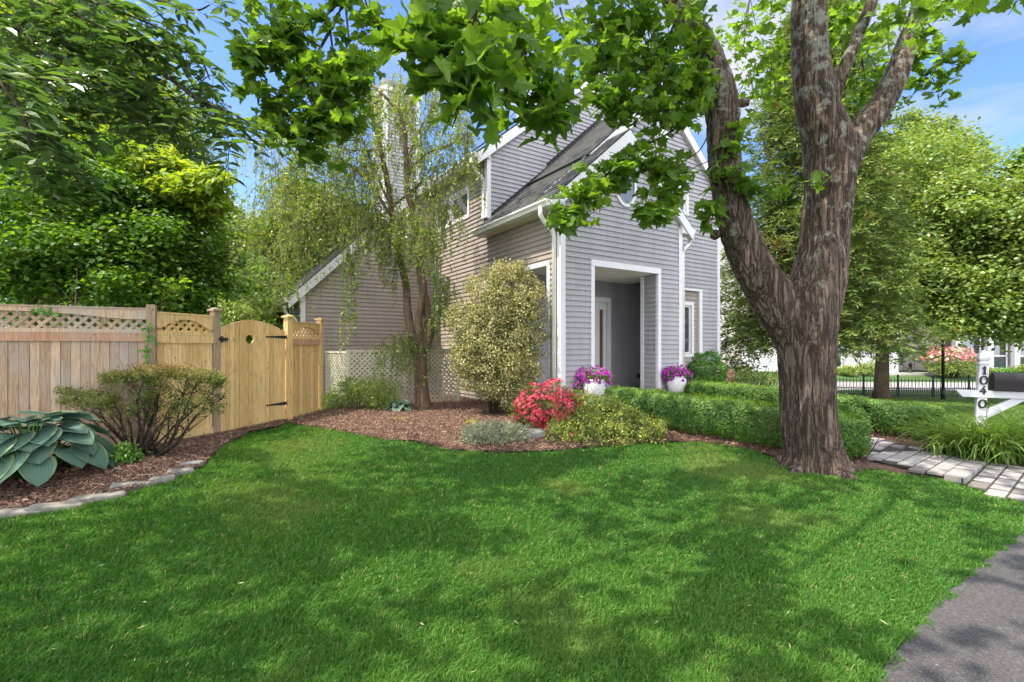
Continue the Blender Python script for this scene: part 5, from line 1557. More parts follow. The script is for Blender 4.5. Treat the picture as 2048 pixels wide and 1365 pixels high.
# left group, 5 m away
branch([(760, -160, 5.3), (690, 0, 5.2), (655, 70, 5.1), (612, 145, 5.0), (548, 240, 4.9)], .026, .008, 150, .55, .135, 12)
branch([(700, -20, 5.2), (640, 40, 5.0), (560, 60, 4.9), (560, 100, 4.9)], .014, .004, 200, .30, .13, 14)
branch([(640, 110, 5.1), (590, 95, 5.0), (520, 120, 4.9), (490, 118, 4.8)], .012, .003, 170, .20, .12, 14)
branch([(600, 160, 5.0), (560, 190, 4.9), (545, 215, 4.9), (530, 180, 4.9)], .012, .003, 130, .34, .125, 10)
branch([(660, 60, 5.1), (670, 150, 5.0), (660, 220, 4.9), (605, 290, 4.8)], .012, .003, 280, .36, .13, 18)
branch([(690, 0, 5.2), (700, 100, 5.0), (710, 180, 4.9), (650, 230, 4.8)], .012, .003, 220, .36, .13, 16)
branch([(720, -40, 5.4), (740, 30, 5.2), (760, 60, 5.2)], .012, .003, 70, .35, .12, 6)
for q in ((540, 45, 5.2, 55, 60, .5, 90), (560, 140, 5.0, 60, 50, .5, 110), (500, 110, 4.9, 32, 28, .3, 60), (640, 180, 5.0, 75, 50, .5, 150), (700, 190, 5.0, 50, 55, .4, 100), (660, 250, 4.9, 50, 45, .4, 90),
          (580, 255, 4.8, 22, 30, .25, 45), (620, 285, 4.8, 24, 28, .25, 45), (570, 20, 5.3, 40, 40, .4, 50), (730, 130, 5.1, 40, 40, .3, 50), (745, 60, 5.2, 35, 30, .3, 40)):
    blob(*q)
# near centre group, about 2 m away, large in the picture
branch([(980, -260, 2.3), (955, -40, 2.25), (948, 90, 2.2), (945, 165, 2.2)], .014, .006, 60, .30, .135, 12)
branch([(950, 60, 2.2), (890, 95, 2.1), (830, 60, 2.1), (800, 90, 2.1)], .006, .002, 34, .16, .135, 8)
branch([(950, 110, 2.2), (905, 150, 2.15), (875, 150, 2.1)], .005, .002, 26, .14, .135, 7)
for q in ((850, 60, 2.2, 60, 50, .25, 22), (810, 95, 2.1, 38, 45, .2, 12), (900, 40, 2.3, 70, 45, .3, 30), (960, 60, 2.3, 75, 60, .3, 36), (900, 130, 2.2, 60, 50, .25, 26), (960, 150, 2.2, 70, 60, .3, 34),
          (920, 215, 2.15, 48, 45, .2, 20), (970, 210, 2.2, 45, 45, .2, 18), (1030, 60, 2.8, 80, 60, .4, 60), (1040, 140, 2.8, 80, 60, .4, 66), (1070, 200, 2.9, 70, 50, .35, 52), (1095, 245, 2.9, 45, 32, .25, 26),
          (1120, 80, 3.2, 60, 80, .4, 60), (1140, 180, 3.4, 40, 45, .3, 34), (1000, 10, 2.6, 90, 35, .4, 40), (1010, 170, 2.5, 40, 50, .3, 22)):
    blob(*q, .122)
branch([(1120, -200, 3.4), (1090, 0, 3.1), (1070, 120, 2.9), (1090, 230, 2.9)], .012, .004, 70, .3, .13, 12)
# middle group above the house
branch([(1345, -40, 5.6), (1290, 20, 5.4), (1230, 60, 5.2), (1200, 120, 5.1)], .022, .005, 200, .42, .13, 16)
branch([(1360, 20, 5.7), (1330, 90, 5.5), (1290, 150, 5.3), (1240, 200, 5.1)], .018, .004, 260, .42, .13, 18)
branch([(1400, 90, 5.8), (1385, 150, 5.6), (1350, 200, 5.4), (1320, 225, 5.3)], .014, .004, 220, .36, .13, 16)
for q in ((1180, 50, 5.2, 45, 60, .5, 90), (1220, 130, 5.1, 55, 60, .5, 150), (1255, 205, 5.1, 50, 36, .4, 90), (1290, 70, 5.4, 60, 70, .6, 170), (1330, 170, 5.3, 60, 60, .5, 170), (1370, 70, 5.5, 45, 75, .5, 130),
          (1400, 180, 5.4, 30, 50, .4, 80), (1240, 30, 5.4, 60, 40, .5, 100), (1350, 235, 5.2, 60, 26, .4, 70), (1200, 200, 5.0, 25, 30, .3, 36)):
    blob(*q, .125)
# the drooping branch across the porch gable
branch([(1430, 195, 5.75), (1395, 215, 5.6), (1345, 262, 5.35), (1290, 292, 5.2), (1235, 330, 5.05), (1185, 375, 4.9), (1140, 420, 4.8), (1122, 440, 4.75)], .016, .004, 330, .30, .13, 34, .35)
branch([(1425, 250, 5.7), (1400, 300, 5.5), (1360, 330, 5.3), (1320, 390, 5.1), (1300, 420, 5.05)], .009, .003, 170, .26, .13, 18, .4)
branch([(1430, 230, 5.7), (1422, 330, 5.55), (1430, 400, 5.5), (1425, 430, 5.45)], .008, .003, 60, .22, .13, 8, .5)
branch([(1425, 320, 5.7), (1390, 335, 5.5), (1360, 360, 5.4), (1345, 400, 5.3)], .006, .002, 90, .22, .13, 10, .4)
for q in ((1270, 320, 5.15, 45, 26, .3, 55), (1230, 345, 5.05, 35, 24, .25, 46), (1180, 385, 4.9, 35, 22, .25, 40), (1135, 432, 4.8, 24, 18, .2, 26), (1330, 335, 5.2, 38, 28, .3, 50), (1305, 430, 5.05, 32, 20, .2, 34)):
    blob(*q)
# sprays growing from the trunk and limbs
for q in ((1478, 262, 5.5, 22, 40, .2, 40), (1455, 305, 5.5, 26, 26, .2, 34), (1480, 350, 5.45, 42, 20, .2, 46), (1530, 385, 5.45, 42, 16, .2, 40), (1500, 372, 5.4, 30, 18, .2, 24), (1632, 362, 5.4, 30, 12, .15, 16), (1435, 350, 5.5, 20, 20, .2, 18),
          (1415, 430, 5.4, 22, 24, .2, 22), (1690, 285, 6.0, 25, 12, .2, 12)):
    blob(*q, .12)
for q in ((1500, 60, 7.6, 60, 80, .9, 180), (1545, 150, 7.8, 45, 70, .9, 140), (1540, 20, 7.4, 40, 40, .8, 70), (1500, 180, 8.0, 50, 50, .9, 90),
          (1700, 80, 6.9, 40, 60, .6, 110), (1725, 160, 6.9, 45, 55, .6, 130), (1770, 90, 6.9, 30, 60, .5, 60), (1690, 30, 6.8, 45, 35, .5, 60), (1800, 20, 5.4, 50, 24, .3, 46), (1870, 20, 4.6, 45, 22, .3, 34), (1850, 60, 5.0, 40, 28, .3, 30),
          (1870, 110, 6.3, 45, 24, .3, 46), (1900, 130, 6.2, 26, 20, .25, 24), (1860, 165, 6.4, 55, 24, .3, 50), (1890, 195, 6.3, 24, 16, .2, 18), (1795, 195, 6.7, 30, 30, .4, 40), (1810, 130, 6.6, 25, 40, .3, 40)):
    blob(*q, .125)
branch([(1840, 20, 5.8), (1890, -5, 4.4), (1960, -12, 3.6), (2060, -15, 3.2)], .010, .004, 46, .2, .13, 12, .3)
branch([(1820, 90, 5.9), (1850, 105, 6.2), (1900, 110, 6.2), (1925, 118, 6.1)], .007, .002, 30, .15, .12, 6, .4)
n_vis = len(LP)
# the rest of the crown, above and outside the picture, which shades the lawn
rc = np.random.default_rng(5)
shade = []
for q in ((-3.6, 4.6, 6.5, 1.6, 1.5, .8), (-1.4, 3.4, 5.6, 1.8, 1.4, .7), (.6, 4.6, 6.3, 1.9, 1.6, .8), (-5.4, 3.0, 5.4, 1.4, 1.6, .8), (-2.4, .9, 5.8, 1.9, 1.2, .6), (.6, 1.4, 6.2, 1.8, 1.2, .6), (1.0, -.6, 4.8, 1.6, 1.0, .5), (2.2, 1.0, 5.2, 1.2, 1.0, .5), (-.9, 8.4, 8.7, .9, .8, .5), (-.2, 9.5, 9.3, .9, .8, .5), (-2.2, 9.8, 9.6, .9, .8, .5), (2.8, 3.0, 5.8, 1.6, 1.6, .8),
          (2.6, 5.6, 7.3, 1.6, 1.3, .8), (-2.4, 6.2, 7.6, 1.7, 1.0, .7), (-.4, 6.6, 7.9, 1.5, 1.0, .7), (3.4, .2, 5.0, 1.6, 1.4, .8), (.8, -.6, 5.2, 2.0, 1.2, .8), (-4.6, .8, 5.6, 1.6, 1.4, .8)):
    shade.append((*q, 1.0))
pts, nn, cr = blob_points(shade, 6400, .2, rc, 14, .22)
ok = pts[:, 2] > 1.5 + .80 * np.abs(pts[:, 1]) + .12
pts = pts[ok | (pts[:, 1] < 0)]
LPa = np.concatenate([np.array(LP), pts]); LSa = np.concatenate([np.array(LS), np.full(len(pts), .16)]); LRa = np.concatenate([np.array(LR), RNG.random(len(pts))])
V, T = leaves(LPa, LSa, 'maple', 1.0, np.tile([0, -.15, 1.0], (len(LPa), 1)), .55, droop=.55, rng=rng)
np_mesh('crown', V, T, M['lf_maple'], LRa, mt, mi=None)
top = P(1618, -60, MY)
for q in shade:
    c = Vector(q[:3]); s0 = top.lerp(Vector((1.8, 5.2, 7.6)), .6)
    mbr.tube([s0, s0.lerp(c, .5) + Vector((0, 0, .7)), c], [.05, .035, .012], 6)
mbr.build('branches', M['bark_s'], mt)

# ---------------------------------------------------------------- dark compound-leaved tree at the upper left
wt = root('walnut_tree', zb(-7.2, 2.6), 'dark tree with long drooping compound leaves overhanging the top left corner', 'tree')
mb = MB(); mb.tube([(-7.2, 2.6, 0), (-7.1, 2.7, 2.5), (-6.6, 2.9, 4.6), (-6.0, 3.0, 6.5)], [.22, .18, .14, .07], 12); mb.build('trunk', M['bark_t'], wt)
wbr = MB(); CP, CD = [], []
paths = [[(-260, -140, 3.6), (60, -10, 3.5), (210, 60, 3.4), (330, 150, 3.3), (430, 235, 3.2)], [(-260, -60, 3.5), (0, 30, 3.5), (100, 130, 3.4), (180, 220, 3.3)],
         [(-100, -140, 3.3), (130, -20, 3.2), (230, 20, 3.1), (330, 60, 3.0)], [(-200, 80, 3.2), (0, 145, 3.2), (120, 160, 3.1), (200, 150, 3.1)], [(-200, 160, 3.0), (0, 210, 3.0), (90, 280, 2.9), (70, 330, 2.9)],
         [(60, 0, 3.6), (160, 120, 3.5), (230, 190, 3.4), (300, 230, 3.3)], [(200, -120, 3.4), (280, -20, 3.3), (380, 20, 3.2), (420, 10, 3.2)], [(210, 60, 3.4), (300, 90, 3.3), (390, 110, 3.2), (420, 160, 3.2)],
         [(330, 150, 3.3), (400, 200, 3.2), (470, 230, 3.1), (500, 250, 3.1)], [(-150, -100, 4.2), (80, 40, 4.1), (200, 130, 4.0), (330, 200, 3.9), (420, 150, 3.9)], [(-100, 0, 4.4), (60, 100, 4.3), (160, 200, 4.2), (240, 260, 4.1)],
         [(-200, 20, 2.7), (-60, 100, 2.7), (40, 220, 2.6), (60, 300, 2.6)]]
for pth in paths:
    c = cat_path(pth); m = len(c); wbr.tube(c, [.016 - .012 * i / (m - 1) for i in range(m)], 6)
    for i in range(2, m):
        if c[i].x > -2.35 and i % 2: continue
        for z in range(1 + (i % 2 if c[i].x < -2.6 else 0)):
            d = (c[i] - c[i - 1]).normalized()
            CP.append(c[i] + Vector((random.gauss(0, .03), random.gauss(0, .05), 0))); CD.append((d.x * .7 + random.gauss(0, .55), random.gauss(0, .6), -.35 + random.gauss(0, .35)))
for (a, b_, y, rx, ry, n) in ((60, 40, 3.7, 130, 70, 34), (40, 170, 3.5, 90, 90, 26), (150, 110, 3.7, 120, 70, 30), (250, 110, 3.6, 110, 70, 26), (260, 40, 3.4, 90, 40, 14), (260, 200, 3.5, 80, 45, 18), (340, 210, 3.4, 60, 40, 12),
                              (30, 270, 3.3, 60, 50, 12), (120, 220, 3.6, 80, 50, 16), (-40, 100, 3.2, 60, 120, 12), (400, 140, 3.3, 40, 50, 7), (455, 225, 3.2, 30, 25, 5)):
    for i in range(int(n * (.55 if a < 280 else .3))):
        q = P(a + random.uniform(-1, 1) * rx, b_ + random.uniform(-1, 1) * ry, y + random.uniform(-.4, .4)); CP.append(q); CD.append((random.gauss(.5, .6), random.gauss(0, .5), random.gauss(-.3, .35)))
pos, dirs, nrm = [], [], []
for p, d in zip(CP, CD):
    d = Vector(d).normalized(); L = random.uniform(.24, .38); side = d.cross(Vector((0, 0, 1))).normalized()
    arc = [p + d * L * t + Vector((0, 0, -.16 * L * t * t * 3)) for t in np.linspace(0, 1, 7)]
    wbr.tube([arc[0], arc[3], arc[6]], .0018, 4)
    for j in range(1, 7):
        for sgn in ((-1, 1) if j < 6 else (0,)):
            if random.random() < .12: continue
            pos.append(tuple(arc[j])); dd = d * .5 + side * sgn * 1.0 + Vector((0, 0, -.75)); dirs.append(tuple(dd)); nrm.append((d.x * .3, d.y * .3 - .2, 1))
V, T = leaves(np.array(pos), .115, 'oval', .48, np.array(nrm), .28, np.array(dirs) * 3, rng=rng)
np_mesh('foliage', V, T, M['lf_dark'], RNG.random(len(pos)), wt); wbr.build('branches', M['bark_s'], wt)
# unseen part of its crown, which keeps the fence and hosta in shade
pts, nn, cr = blob_points([(-7.3, 4.2, 5.6, 1.6, 1.2, .7), (-7.9, 5.8, 6.8, 1.6, 1.3, .8), (-6.2, 1.6, 5.0, 1.5, 1.2, .7)], 3800, .3, rng, 12, .2)
V, T = leaves(pts, .15, 'quad', .5, None, .6, droop=.5, rng=rng); np_mesh('upper_foliage', V, T, M['lf_dark'], RNG.random(len(pts)), wt)

# ---------------------------------------------------------------- weeping tree
WY = 9.9
wp = root('weeping_tree', P(845, 815, WY), 'weeping tree with reddish brown trunk and cascading twigs beside the lattice', 'tree')
mb = MB()
def ltube(pts, n=12):
    p, r_ = limb(pts); mb.tube(p, r_, n)
ltube([(848, 822, 42, WY), (845, 800, 34, WY), (842, 760, 31, WY), (840, 715, 32, WY), (838, 690, 34, WY), (836, 672, 30, WY)])
ltube([(832, 700, 26, WY), (822, 665, 22, WY), (815, 620, 19, WY + .05), (812, 570, 17, WY + .1), (800, 520, 15, WY + .1), (792, 470, 14, WY + .1), (780, 400, 13, WY + .1), (768, 330, 12, WY + .05), (752, 260, 10, WY), (735, 190, 7, WY)])
ltube([(846, 700, 30, WY), (858, 665, 26, WY), (856, 630, 22, WY), (848, 590, 20, WY - .05), (842, 550, 19, WY - .1), (838, 500, 17, WY - .1), (832, 450, 16, WY - .1), (815, 380, 14, WY - .15), (812, 310, 11, WY - .2), (800, 230, 9, WY - .2), (745, 170, 6, WY - .3)])
ltube([(848, 690, 22, WY), (838, 650, 18, WY - .1), (842, 610, 15, WY - .15), (850, 560, 13, WY - .2)])
mb.build('trunk', M['bark_c'], wp)
wb = MB(); arms = []
for pth, w in (([(780, 430, WY), (735, 360, WY - .2), (690, 325, WY - .4), (640, 305, WY - .6), (570, 285, WY - .8), (505, 283, WY - .9)], .035), ([(790, 470, WY), (750, 420, WY), (700, 410, WY - .2), (650, 430, WY - .3), (600, 460, WY - .5), (560, 520, WY - .6)], .03),
               ([(775, 400, WY), (745, 330, WY), (720, 270, WY), (690, 230, WY), (640, 200, WY)], .03), ([(815, 350, WY), (850, 310, WY - .2), (900, 290, WY - .4), (930, 270, WY - .6), (935, 250, WY - .7)], .03),
               ([(820, 400, WY), (860, 340, WY - .3), (905, 330, WY - .4), (950, 340, WY - .5)], .018), ([(810, 330, WY), (850, 240, WY), (890, 210, WY - .1), (930, 230, WY - .3)], .02), ([(760, 300, WY), (700, 300, WY - .5), (650, 290, WY - .9), (600, 320, WY - 1.1), (560, 370, WY - 1.2)], .02),
               ([(800, 540, WY), (790, 490, WY - .3), (800, 440, WY - .6), (830, 430, WY - .8), (865, 470, WY - .9)], .02), ([(790, 480, WY), (760, 440, WY - .4), (730, 440, WY - .7), (700, 480, WY - .8)], .02),
               ([(840, 500, WY), (870, 430, WY - .3), (890, 400, WY - .5), (900, 440, WY - .6)], .014), ([(740, 200, WY), (720, 150, WY), (700, 160, WY - .2), (680, 200, WY - .3)], .012), ([(800, 230, WY), (800, 180, WY), (840, 165, WY), (870, 190, WY)], .012),
               ([(768, 330, WY), (720, 340, WY + .5), (660, 380, WY + .8), (610, 430, WY + 1)], .02), ([(640, 305, WY - .6), (580, 340, WY - .7), (540, 400, WY - .8)], .012), ([(836, 690, WY), (820, 672, WY - .2), (800, 680, WY - .4), (770, 700, WY - .5)], .010), ([(846, 690, WY), (880, 600, WY - .2), (890, 560, WY - .3), (892, 610, WY - .35)], .010)):
    c = cat_path(pth); m = len(c); wb.tube(c, [w * (1 - .8 * i / (m - 1)) for i in range(m)], 6); arms.append(c)
wpos, wdir = [], []
r_ = random.Random(9)
def hang(a, L, leafy=1.0, drift=None):
    d = drift or Vector((r_.gauss(0, .22), r_.gauss(0, .22), 0)); pts = []
    for j in range(9):
        t = j / 8; pts.append(a + d * math.sin(t * 1.6) * .8 + Vector((0, 0, .10 * math.sin(min(1, t * 3) * math.pi) - L * t ** 1.25)))
    wb.tube(pts, [.005, .0045, .004, .0035, .003, .0028, .0024, .002, .0014], 4, cap=False)
    nL = int(L * 42 * leafy)
    for q in range(nL):
        t = r_.random() * .97 + .03; j = min(7, int(t * 8)); p = pts[j].lerp(pts[j + 1], t * 8 - j)
        wpos.append(tuple(p)); wdir.append((r_.gauss(0, .7), r_.gauss(0, .7), -1))
for c in arms:
    for i in range(len(c)):
        for z in range(4 if i > 2 else 2):
            a = c[i] + Vector((r_.gauss(0, .09), r_.gauss(0, .16), r_.gauss(0, .04)))
            L = r_.uniform(.25, .95)
            hang(a, L, r_.choice([.15, .5, 1, 1, 1.2]))
# particular long streamers
for px, py, L, y in ((705, 500, 1.75, WY - .8), (712, 520, 1.5, WY - .85), (700, 540, 1.45, WY - .8), (720, 480, 1.4, WY - .7), (880, 520, 1.3, WY - .5), (890, 560, 1.0, WY - .5), (870, 560, 1.1, WY - .6), (760, 430, 1.2, WY - .6), (800, 430, .9, WY - .8), (840, 440, 1.0, WY - .9), (870, 470, .8, WY - .9),
                     (770, 440, 1.1, WY - .7), (820, 430, 1.0, WY - .8), (785, 680, .35, WY - .5), (775, 690, .5, WY - .5), (800, 672, .25, WY - .4), (600, 460, .9, WY - .5), (560, 500, .9, WY - .6), (520, 300, 1.0, WY - .9), (470, 310, .7, WY - .9), (640, 420, 1.2, WY - .3), (500, 480, .9, WY - .5), (580, 560, .45, WY - .9), (560, 560, .5, WY - 1)):
    for z in range(4):
        hang(P(px + r_.uniform(-10, 10), py + r_.uniform(-8, 8), y + r_.uniform(-.15, .15)), L * r_.uniform(.7, 1.05), r_.choice([.3, 1, 1.3]) if px > 530 else .12, Vector((r_.gauss(0, .08), r_.gauss(0, .1), 0)))
for i in range(60): hang(P(r_.uniform(735, 850), r_.uniform(130, 300), WY + r_.uniform(-.9, .3)), r_.uniform(.3, .7), r_.choice([.8, 1.2, 1.5]))
# general foliage veils of the crown
for (px, py, rx, ry, y, n) in ((780, 230, 110, 80, WY, 110), (700, 260, 100, 80, WY - .2, 90), (880, 250, 50, 60, WY - .2, 34), (640, 350, 110, 90, WY - .4, 100), (600, 430, 90, 110, WY - .2, 90), (720, 380, 80, 90, WY, 70), (520, 420, 60, 90, WY - .5, 26), (840, 360, 40, 60, WY - .2, 24), (870, 490, 20, 40, WY - .3, 8),
                               (540, 520, 80, 70, WY + .6, 70), (640, 470, 80, 60, WY + .4, 60), (830, 470, 50, 60, WY - .4, 36)):
    for i in range(int(n * .8)):
        hang(P(px + r_.uniform(-1, 1) * rx, py + r_.uniform(-1, 1) * ry, y + r_.uniform(-.9, .9)), r_.uniform(.25, .7), r_.choice([.4, .9, 1.2]))
V, T = leaves(np.array(wpos), .080, 'quad', .34, None, .8, np.array(wdir) * 1.5, rng=rng)
np_mesh('foliage', V, T, M['lf_weep'], RNG.random(len(wpos)), wp); wb.build('twigs', M['bark_p'], wp)

# ---------------------------------------------------------------- woodland behind the fence
def tree(name, base, trunk_h, tr, label, cat, blobs, n, size, mat, kind='quad', clump=12, clump_r=.25, bark='bark_t', seed=1, aspect=.8, shell=.45, limbs=10, group=None, tilt=.5, lean=(0, 0), trunk_shown=True, drn=.5):
    rng = np.random.default_rng(seed); rt = root(name, base, label, cat, group); mb = MB(); r_ = random.Random(seed)
    B = Vector(base); topc = Vector((B.x + lean[0], B.y + lean[1], B.z + trunk_h))
    mb.tube([B - Vector((0, 0, .1)), B + Vector((0, 0, .12 * trunk_h)), B.lerp(topc, .5) + Vector((.04, 0, 0)), topc], [tr * 1.35, tr, tr * .85, tr * .6], 14)
    for i in range(limbs):
        b_ = blobs[i % len(blobs)]; e = Vector((b_[0] + r_.uniform(-.5, .5) * b_[3], b_[1] + r_.uniform(-.5, .5) * b_[4], b_[2] + r_.uniform(-.4, .6) * b_[5]))
        s0 = B.lerp(topc, r_.uniform(.6, 1)); mid = s0.lerp(e, .5) + Vector((r_.uniform(-.2, .2), 0, r_.uniform(0, .4)))
        mb.tube([s0, mid, e], [tr * .4, tr * .25, tr * .08], 7)
    mb.build('trunk', M[bark], rt)
    sat = []
    for b_ in blobs:                       # smaller side masses give the crown an uneven outline with gaps
        for q in range(9):
            d = norm(rng.normal(0, 1, 3)); f = rng.uniform(.16, .34)
            sat.append((b_[0] + d[0] * b_[3] * 1.0, b_[1] + d[1] * b_[4] * 1.0, b_[2] + d[2] * b_[5] * 1.02, b_[3] * f * 1.2, b_[4] * f * 1.2, b_[5] * f, 1.0))
    core = [(*q[:3], q[3] * .86, q[4] * .86, q[5] * .86, (q[6] if len(q) > 6 else 1.0) * .8) for q in blobs]
    pts, nn, cr = blob_points(core + sat, n, shell * .7, rng, clump, clump_r)
    V, T = leaves(pts, size, kind, aspect, nn * .5 + np.array([0, 0, 1.0]), tilt, droop=.3, rng=rng)
    np_mesh('crown', V, T, M[mat], np.clip(cr * drn + rng.random(len(pts)) * (1 - drn), 0, 1), rt)
    return rt
def pb(px, py, Y, rx, ry, rd, w=1.0): return (*ell(px, py, Y, rx, ry, rd), w)
def pbase(px, Y): q = P(px, 700, Y); return (q.x, q.y, zgf(q.x, q.y))
WG = 'trees behind the wooden fence'
tree('maple_tree', pbase(60, 10.5), 3.0, .16, 'dense green maple behind the left end of the wooden fence', 'tree',
     [pb(40, 420, 10, 130, 90, 1.3), pb(150, 470, 9.6, 120, 90, 1.2), pb(60, 540, 9.6, 130, 70, 1.2), pb(230, 540, 9.5, 120, 70, 1.1), pb(60, 320, 10.5, 120, 80, 1.4), pb(180, 360, 10.2, 100, 70, 1.2)], 40000, .095, 'lf_bgl', 'maple_s', clump=14, clump_r=.20, seed=101, limbs=16, bark='bark_p')
tree('maple_tree', pbase(330, 11.5), 2.8, .12, 'green maple behind the fence near the gate with pale branches', 'tree',
     [pb(300, 430, 10.6, 100, 80, 1.2), pb(350, 510, 10.4, 90, 80, 1.1), pb(330, 580, 10.2, 100, 40, 1.0), pb(260, 480, 10.5, 90, 80, 1.1), pb(380, 420, 11, 50, 60, .9), pb(395, 560, 10.8, 50, 50, .8)], 30000, .095, 'lf_bgl', 'maple_s', clump=14, clump_r=.20, seed=102, limbs=16, bark='bark_p')
tree('tall_tree', pbase(120, 17), 6, .25, 'tall yellow lit tree rising behind the dark overhanging leaves', 'tree',
     [pb(190, 90, 16, 120, 90, 2.2), pb(100, 170, 16, 160, 90, 2.2), pb(230, 200, 15.5, 95, 80, 2), pb(60, 260, 15, 130, 90, 2), pb(220, 290, 15, 110, 60, 2), pb(60, 40, 17, 120, 70, 2)], 30000, .20, 'lf_sunlit', clump=10, clump_r=.35, seed=103, aspect=.75)
tree('sunlit_maple', pbase(350, 11.2), 3.6, .12, 'branchy maple above the gate with sunlight painted into its yellow leaf colour', 'tree',
     [pb(355, 360, 10.6, 75, 26, .6), pb(395, 395, 10.4, 50, 26, .6), pb(300, 345, 10.6, 50, 20, .6), pb(415, 370, 10.4, 34, 20, .5), pb(330, 320, 10.8, 40, 16, .5)], 3600, .15, 'lf_sunlit', 'maple_s', clump=8, clump_r=.14, seed=104)  # yellow crown stands in for a sunlit stretch of foliage
tree('feathery_tree', pbase(400, 24), 6, .2, 'light green feathery tree beyond the gate', 'tree',
     [pb(340, 260, 20, 60, 60, 1.5), pb(350, 300, 20, 70, 60, 1.5), pb(330, 215, 20, 40, 40, 1.2)], 9000, .2, 'lf_far', clump=12, clump_r=.3, seed=105, aspect=.4)
tree('far_tree', pbase(470, 28), 5, .25, 'distant yellow green tree seen between the gate and the weeping tree', 'tree',
     [pb(470, 500, 27, 60, 60, 2), pb(440, 560, 26, 60, 60, 2), pb(500, 580, 26, 70, 60, 2), pb(455, 450, 28, 40, 35, 1.5), pb(530, 520, 27, 60, 50, 2)], 16000, .26, 'lf_far', clump=12, clump_r=.45, seed=106)
tree('far_tree', pbase(600, 26), 5, .25, 'distant tree behind the wing roof under the weeping twigs', 'tree',
     [pb(580, 500, 24, 70, 70, 2), pb(620, 440, 25, 70, 60, 2), pb(680, 420, 26, 70, 50, 2), pb(560, 570, 24, 60, 60, 2), pb(640, 520, 24, 60, 50, 2)], 15000, .25, 'lf_far', clump=12, clump_r=.45, seed=107)
tree('far_tree', pbase(420, 18), 3, .15, 'dark leafy tree low behind the gate', 'tree',
     [pb(430, 600, 15, 60, 45, 1.5), pb(480, 610, 15.5, 60, 40, 1.5), pb(400, 540, 15, 50, 50, 1.3), pb(520, 625, 18, 60, 40, 1.5)], 11000, .16, 'lf_bgl', clump=10, clump_r=.25, seed=108)
plant('young_shrub', pbase(470, 9.8), 'young bright shrub peeking over the gate', 'shrub', [pb(470, 628, 9.8, 40, 22, .5), pb(455, 650, 9.6, 30, 25, .4), pb(520, 612, 10.8, 34, 26, .4)], 2200, .09, M['lf_shrub'], 'oval', .45, clump=8, clump_r=.07, stems=10)
# continuous dark understorey so no horizon shows behind the fence
for i, (x, y, lb) in enumerate([(-13, 13, 'dark understorey bush behind the far left fence'), (-10.2, 13.2, 'dark understorey bush behind the middle of the fence'), (-7.6, 13.8, 'dark understorey bush behind the gate')]):
    plant('understorey_bush', zb(x, y), lb, 'bush', [(x, y, 1.3, 1.6, .9, 1.3), (x + .9, y + .3, 2.3, 1.2, .8, .9), (x - .8, y + .3, 2.2, 1.2, .8, .9), (x, y + .4, 3.2, 1.2, .7, .9)], 9000, .15, M['lf_bgl'], clump=9, clump_r=.2, seed=120 + i, stems=10, group='dark bushes behind the fence')
# pale sapling stems
for i, (px, Y, h, lb) in enumerate([(145, 8.9, 3.1, 'slim pale sapling stem behind the fence below the dark leaves'), (90, 9.2, 2.4, 'thin sapling stem nearest the left edge behind the fence'), (305, 9.2, 2.2, 'leaning pale sapling stem behind the tall fence post')]):
    b_ = Vector(pbase(px, Y)); rt = root('sapling', b_, lb, 'sapling'); mb = MB(); rs = random.Random(i)
    st = [b_, b_ + Vector((.03, 0, h * .45)), b_ + Vector((.10 + .05 * i, 0, h))]; mb.tube(st, [.03, .022, .008], 7)
    tw = []
    for k in range(14):
        t = rs.uniform(.4, 1); a = st[0].lerp(st[1], t * 2) if t < .5 else st[1].lerp(st[2], t * 2 - 1); e = a + Vector((rs.uniform(-.5, .5), rs.uniform(-.3, .3), rs.uniform(.2, .6)))
        mb.tube([a, a.lerp(e, .5) + Vector((0, 0, .03)), e], [.009, .006, .002], 5); tw.append(tuple(e)); tw.append(tuple(a.lerp(e, .6)))
    mb.build('trunk', M['bark_p'], rt)
    tw = np.repeat(np.array(tw), 14, 0); tw = tw + rng.normal(0, .10, tw.shape)
    V, T = leaves(tw, .10, 'maple_s', 1, None, .5, droop=.4, rng=rng); np_mesh('foliage', V, T, M['lf_bgl'], RNG.random(len(tw)), rt)

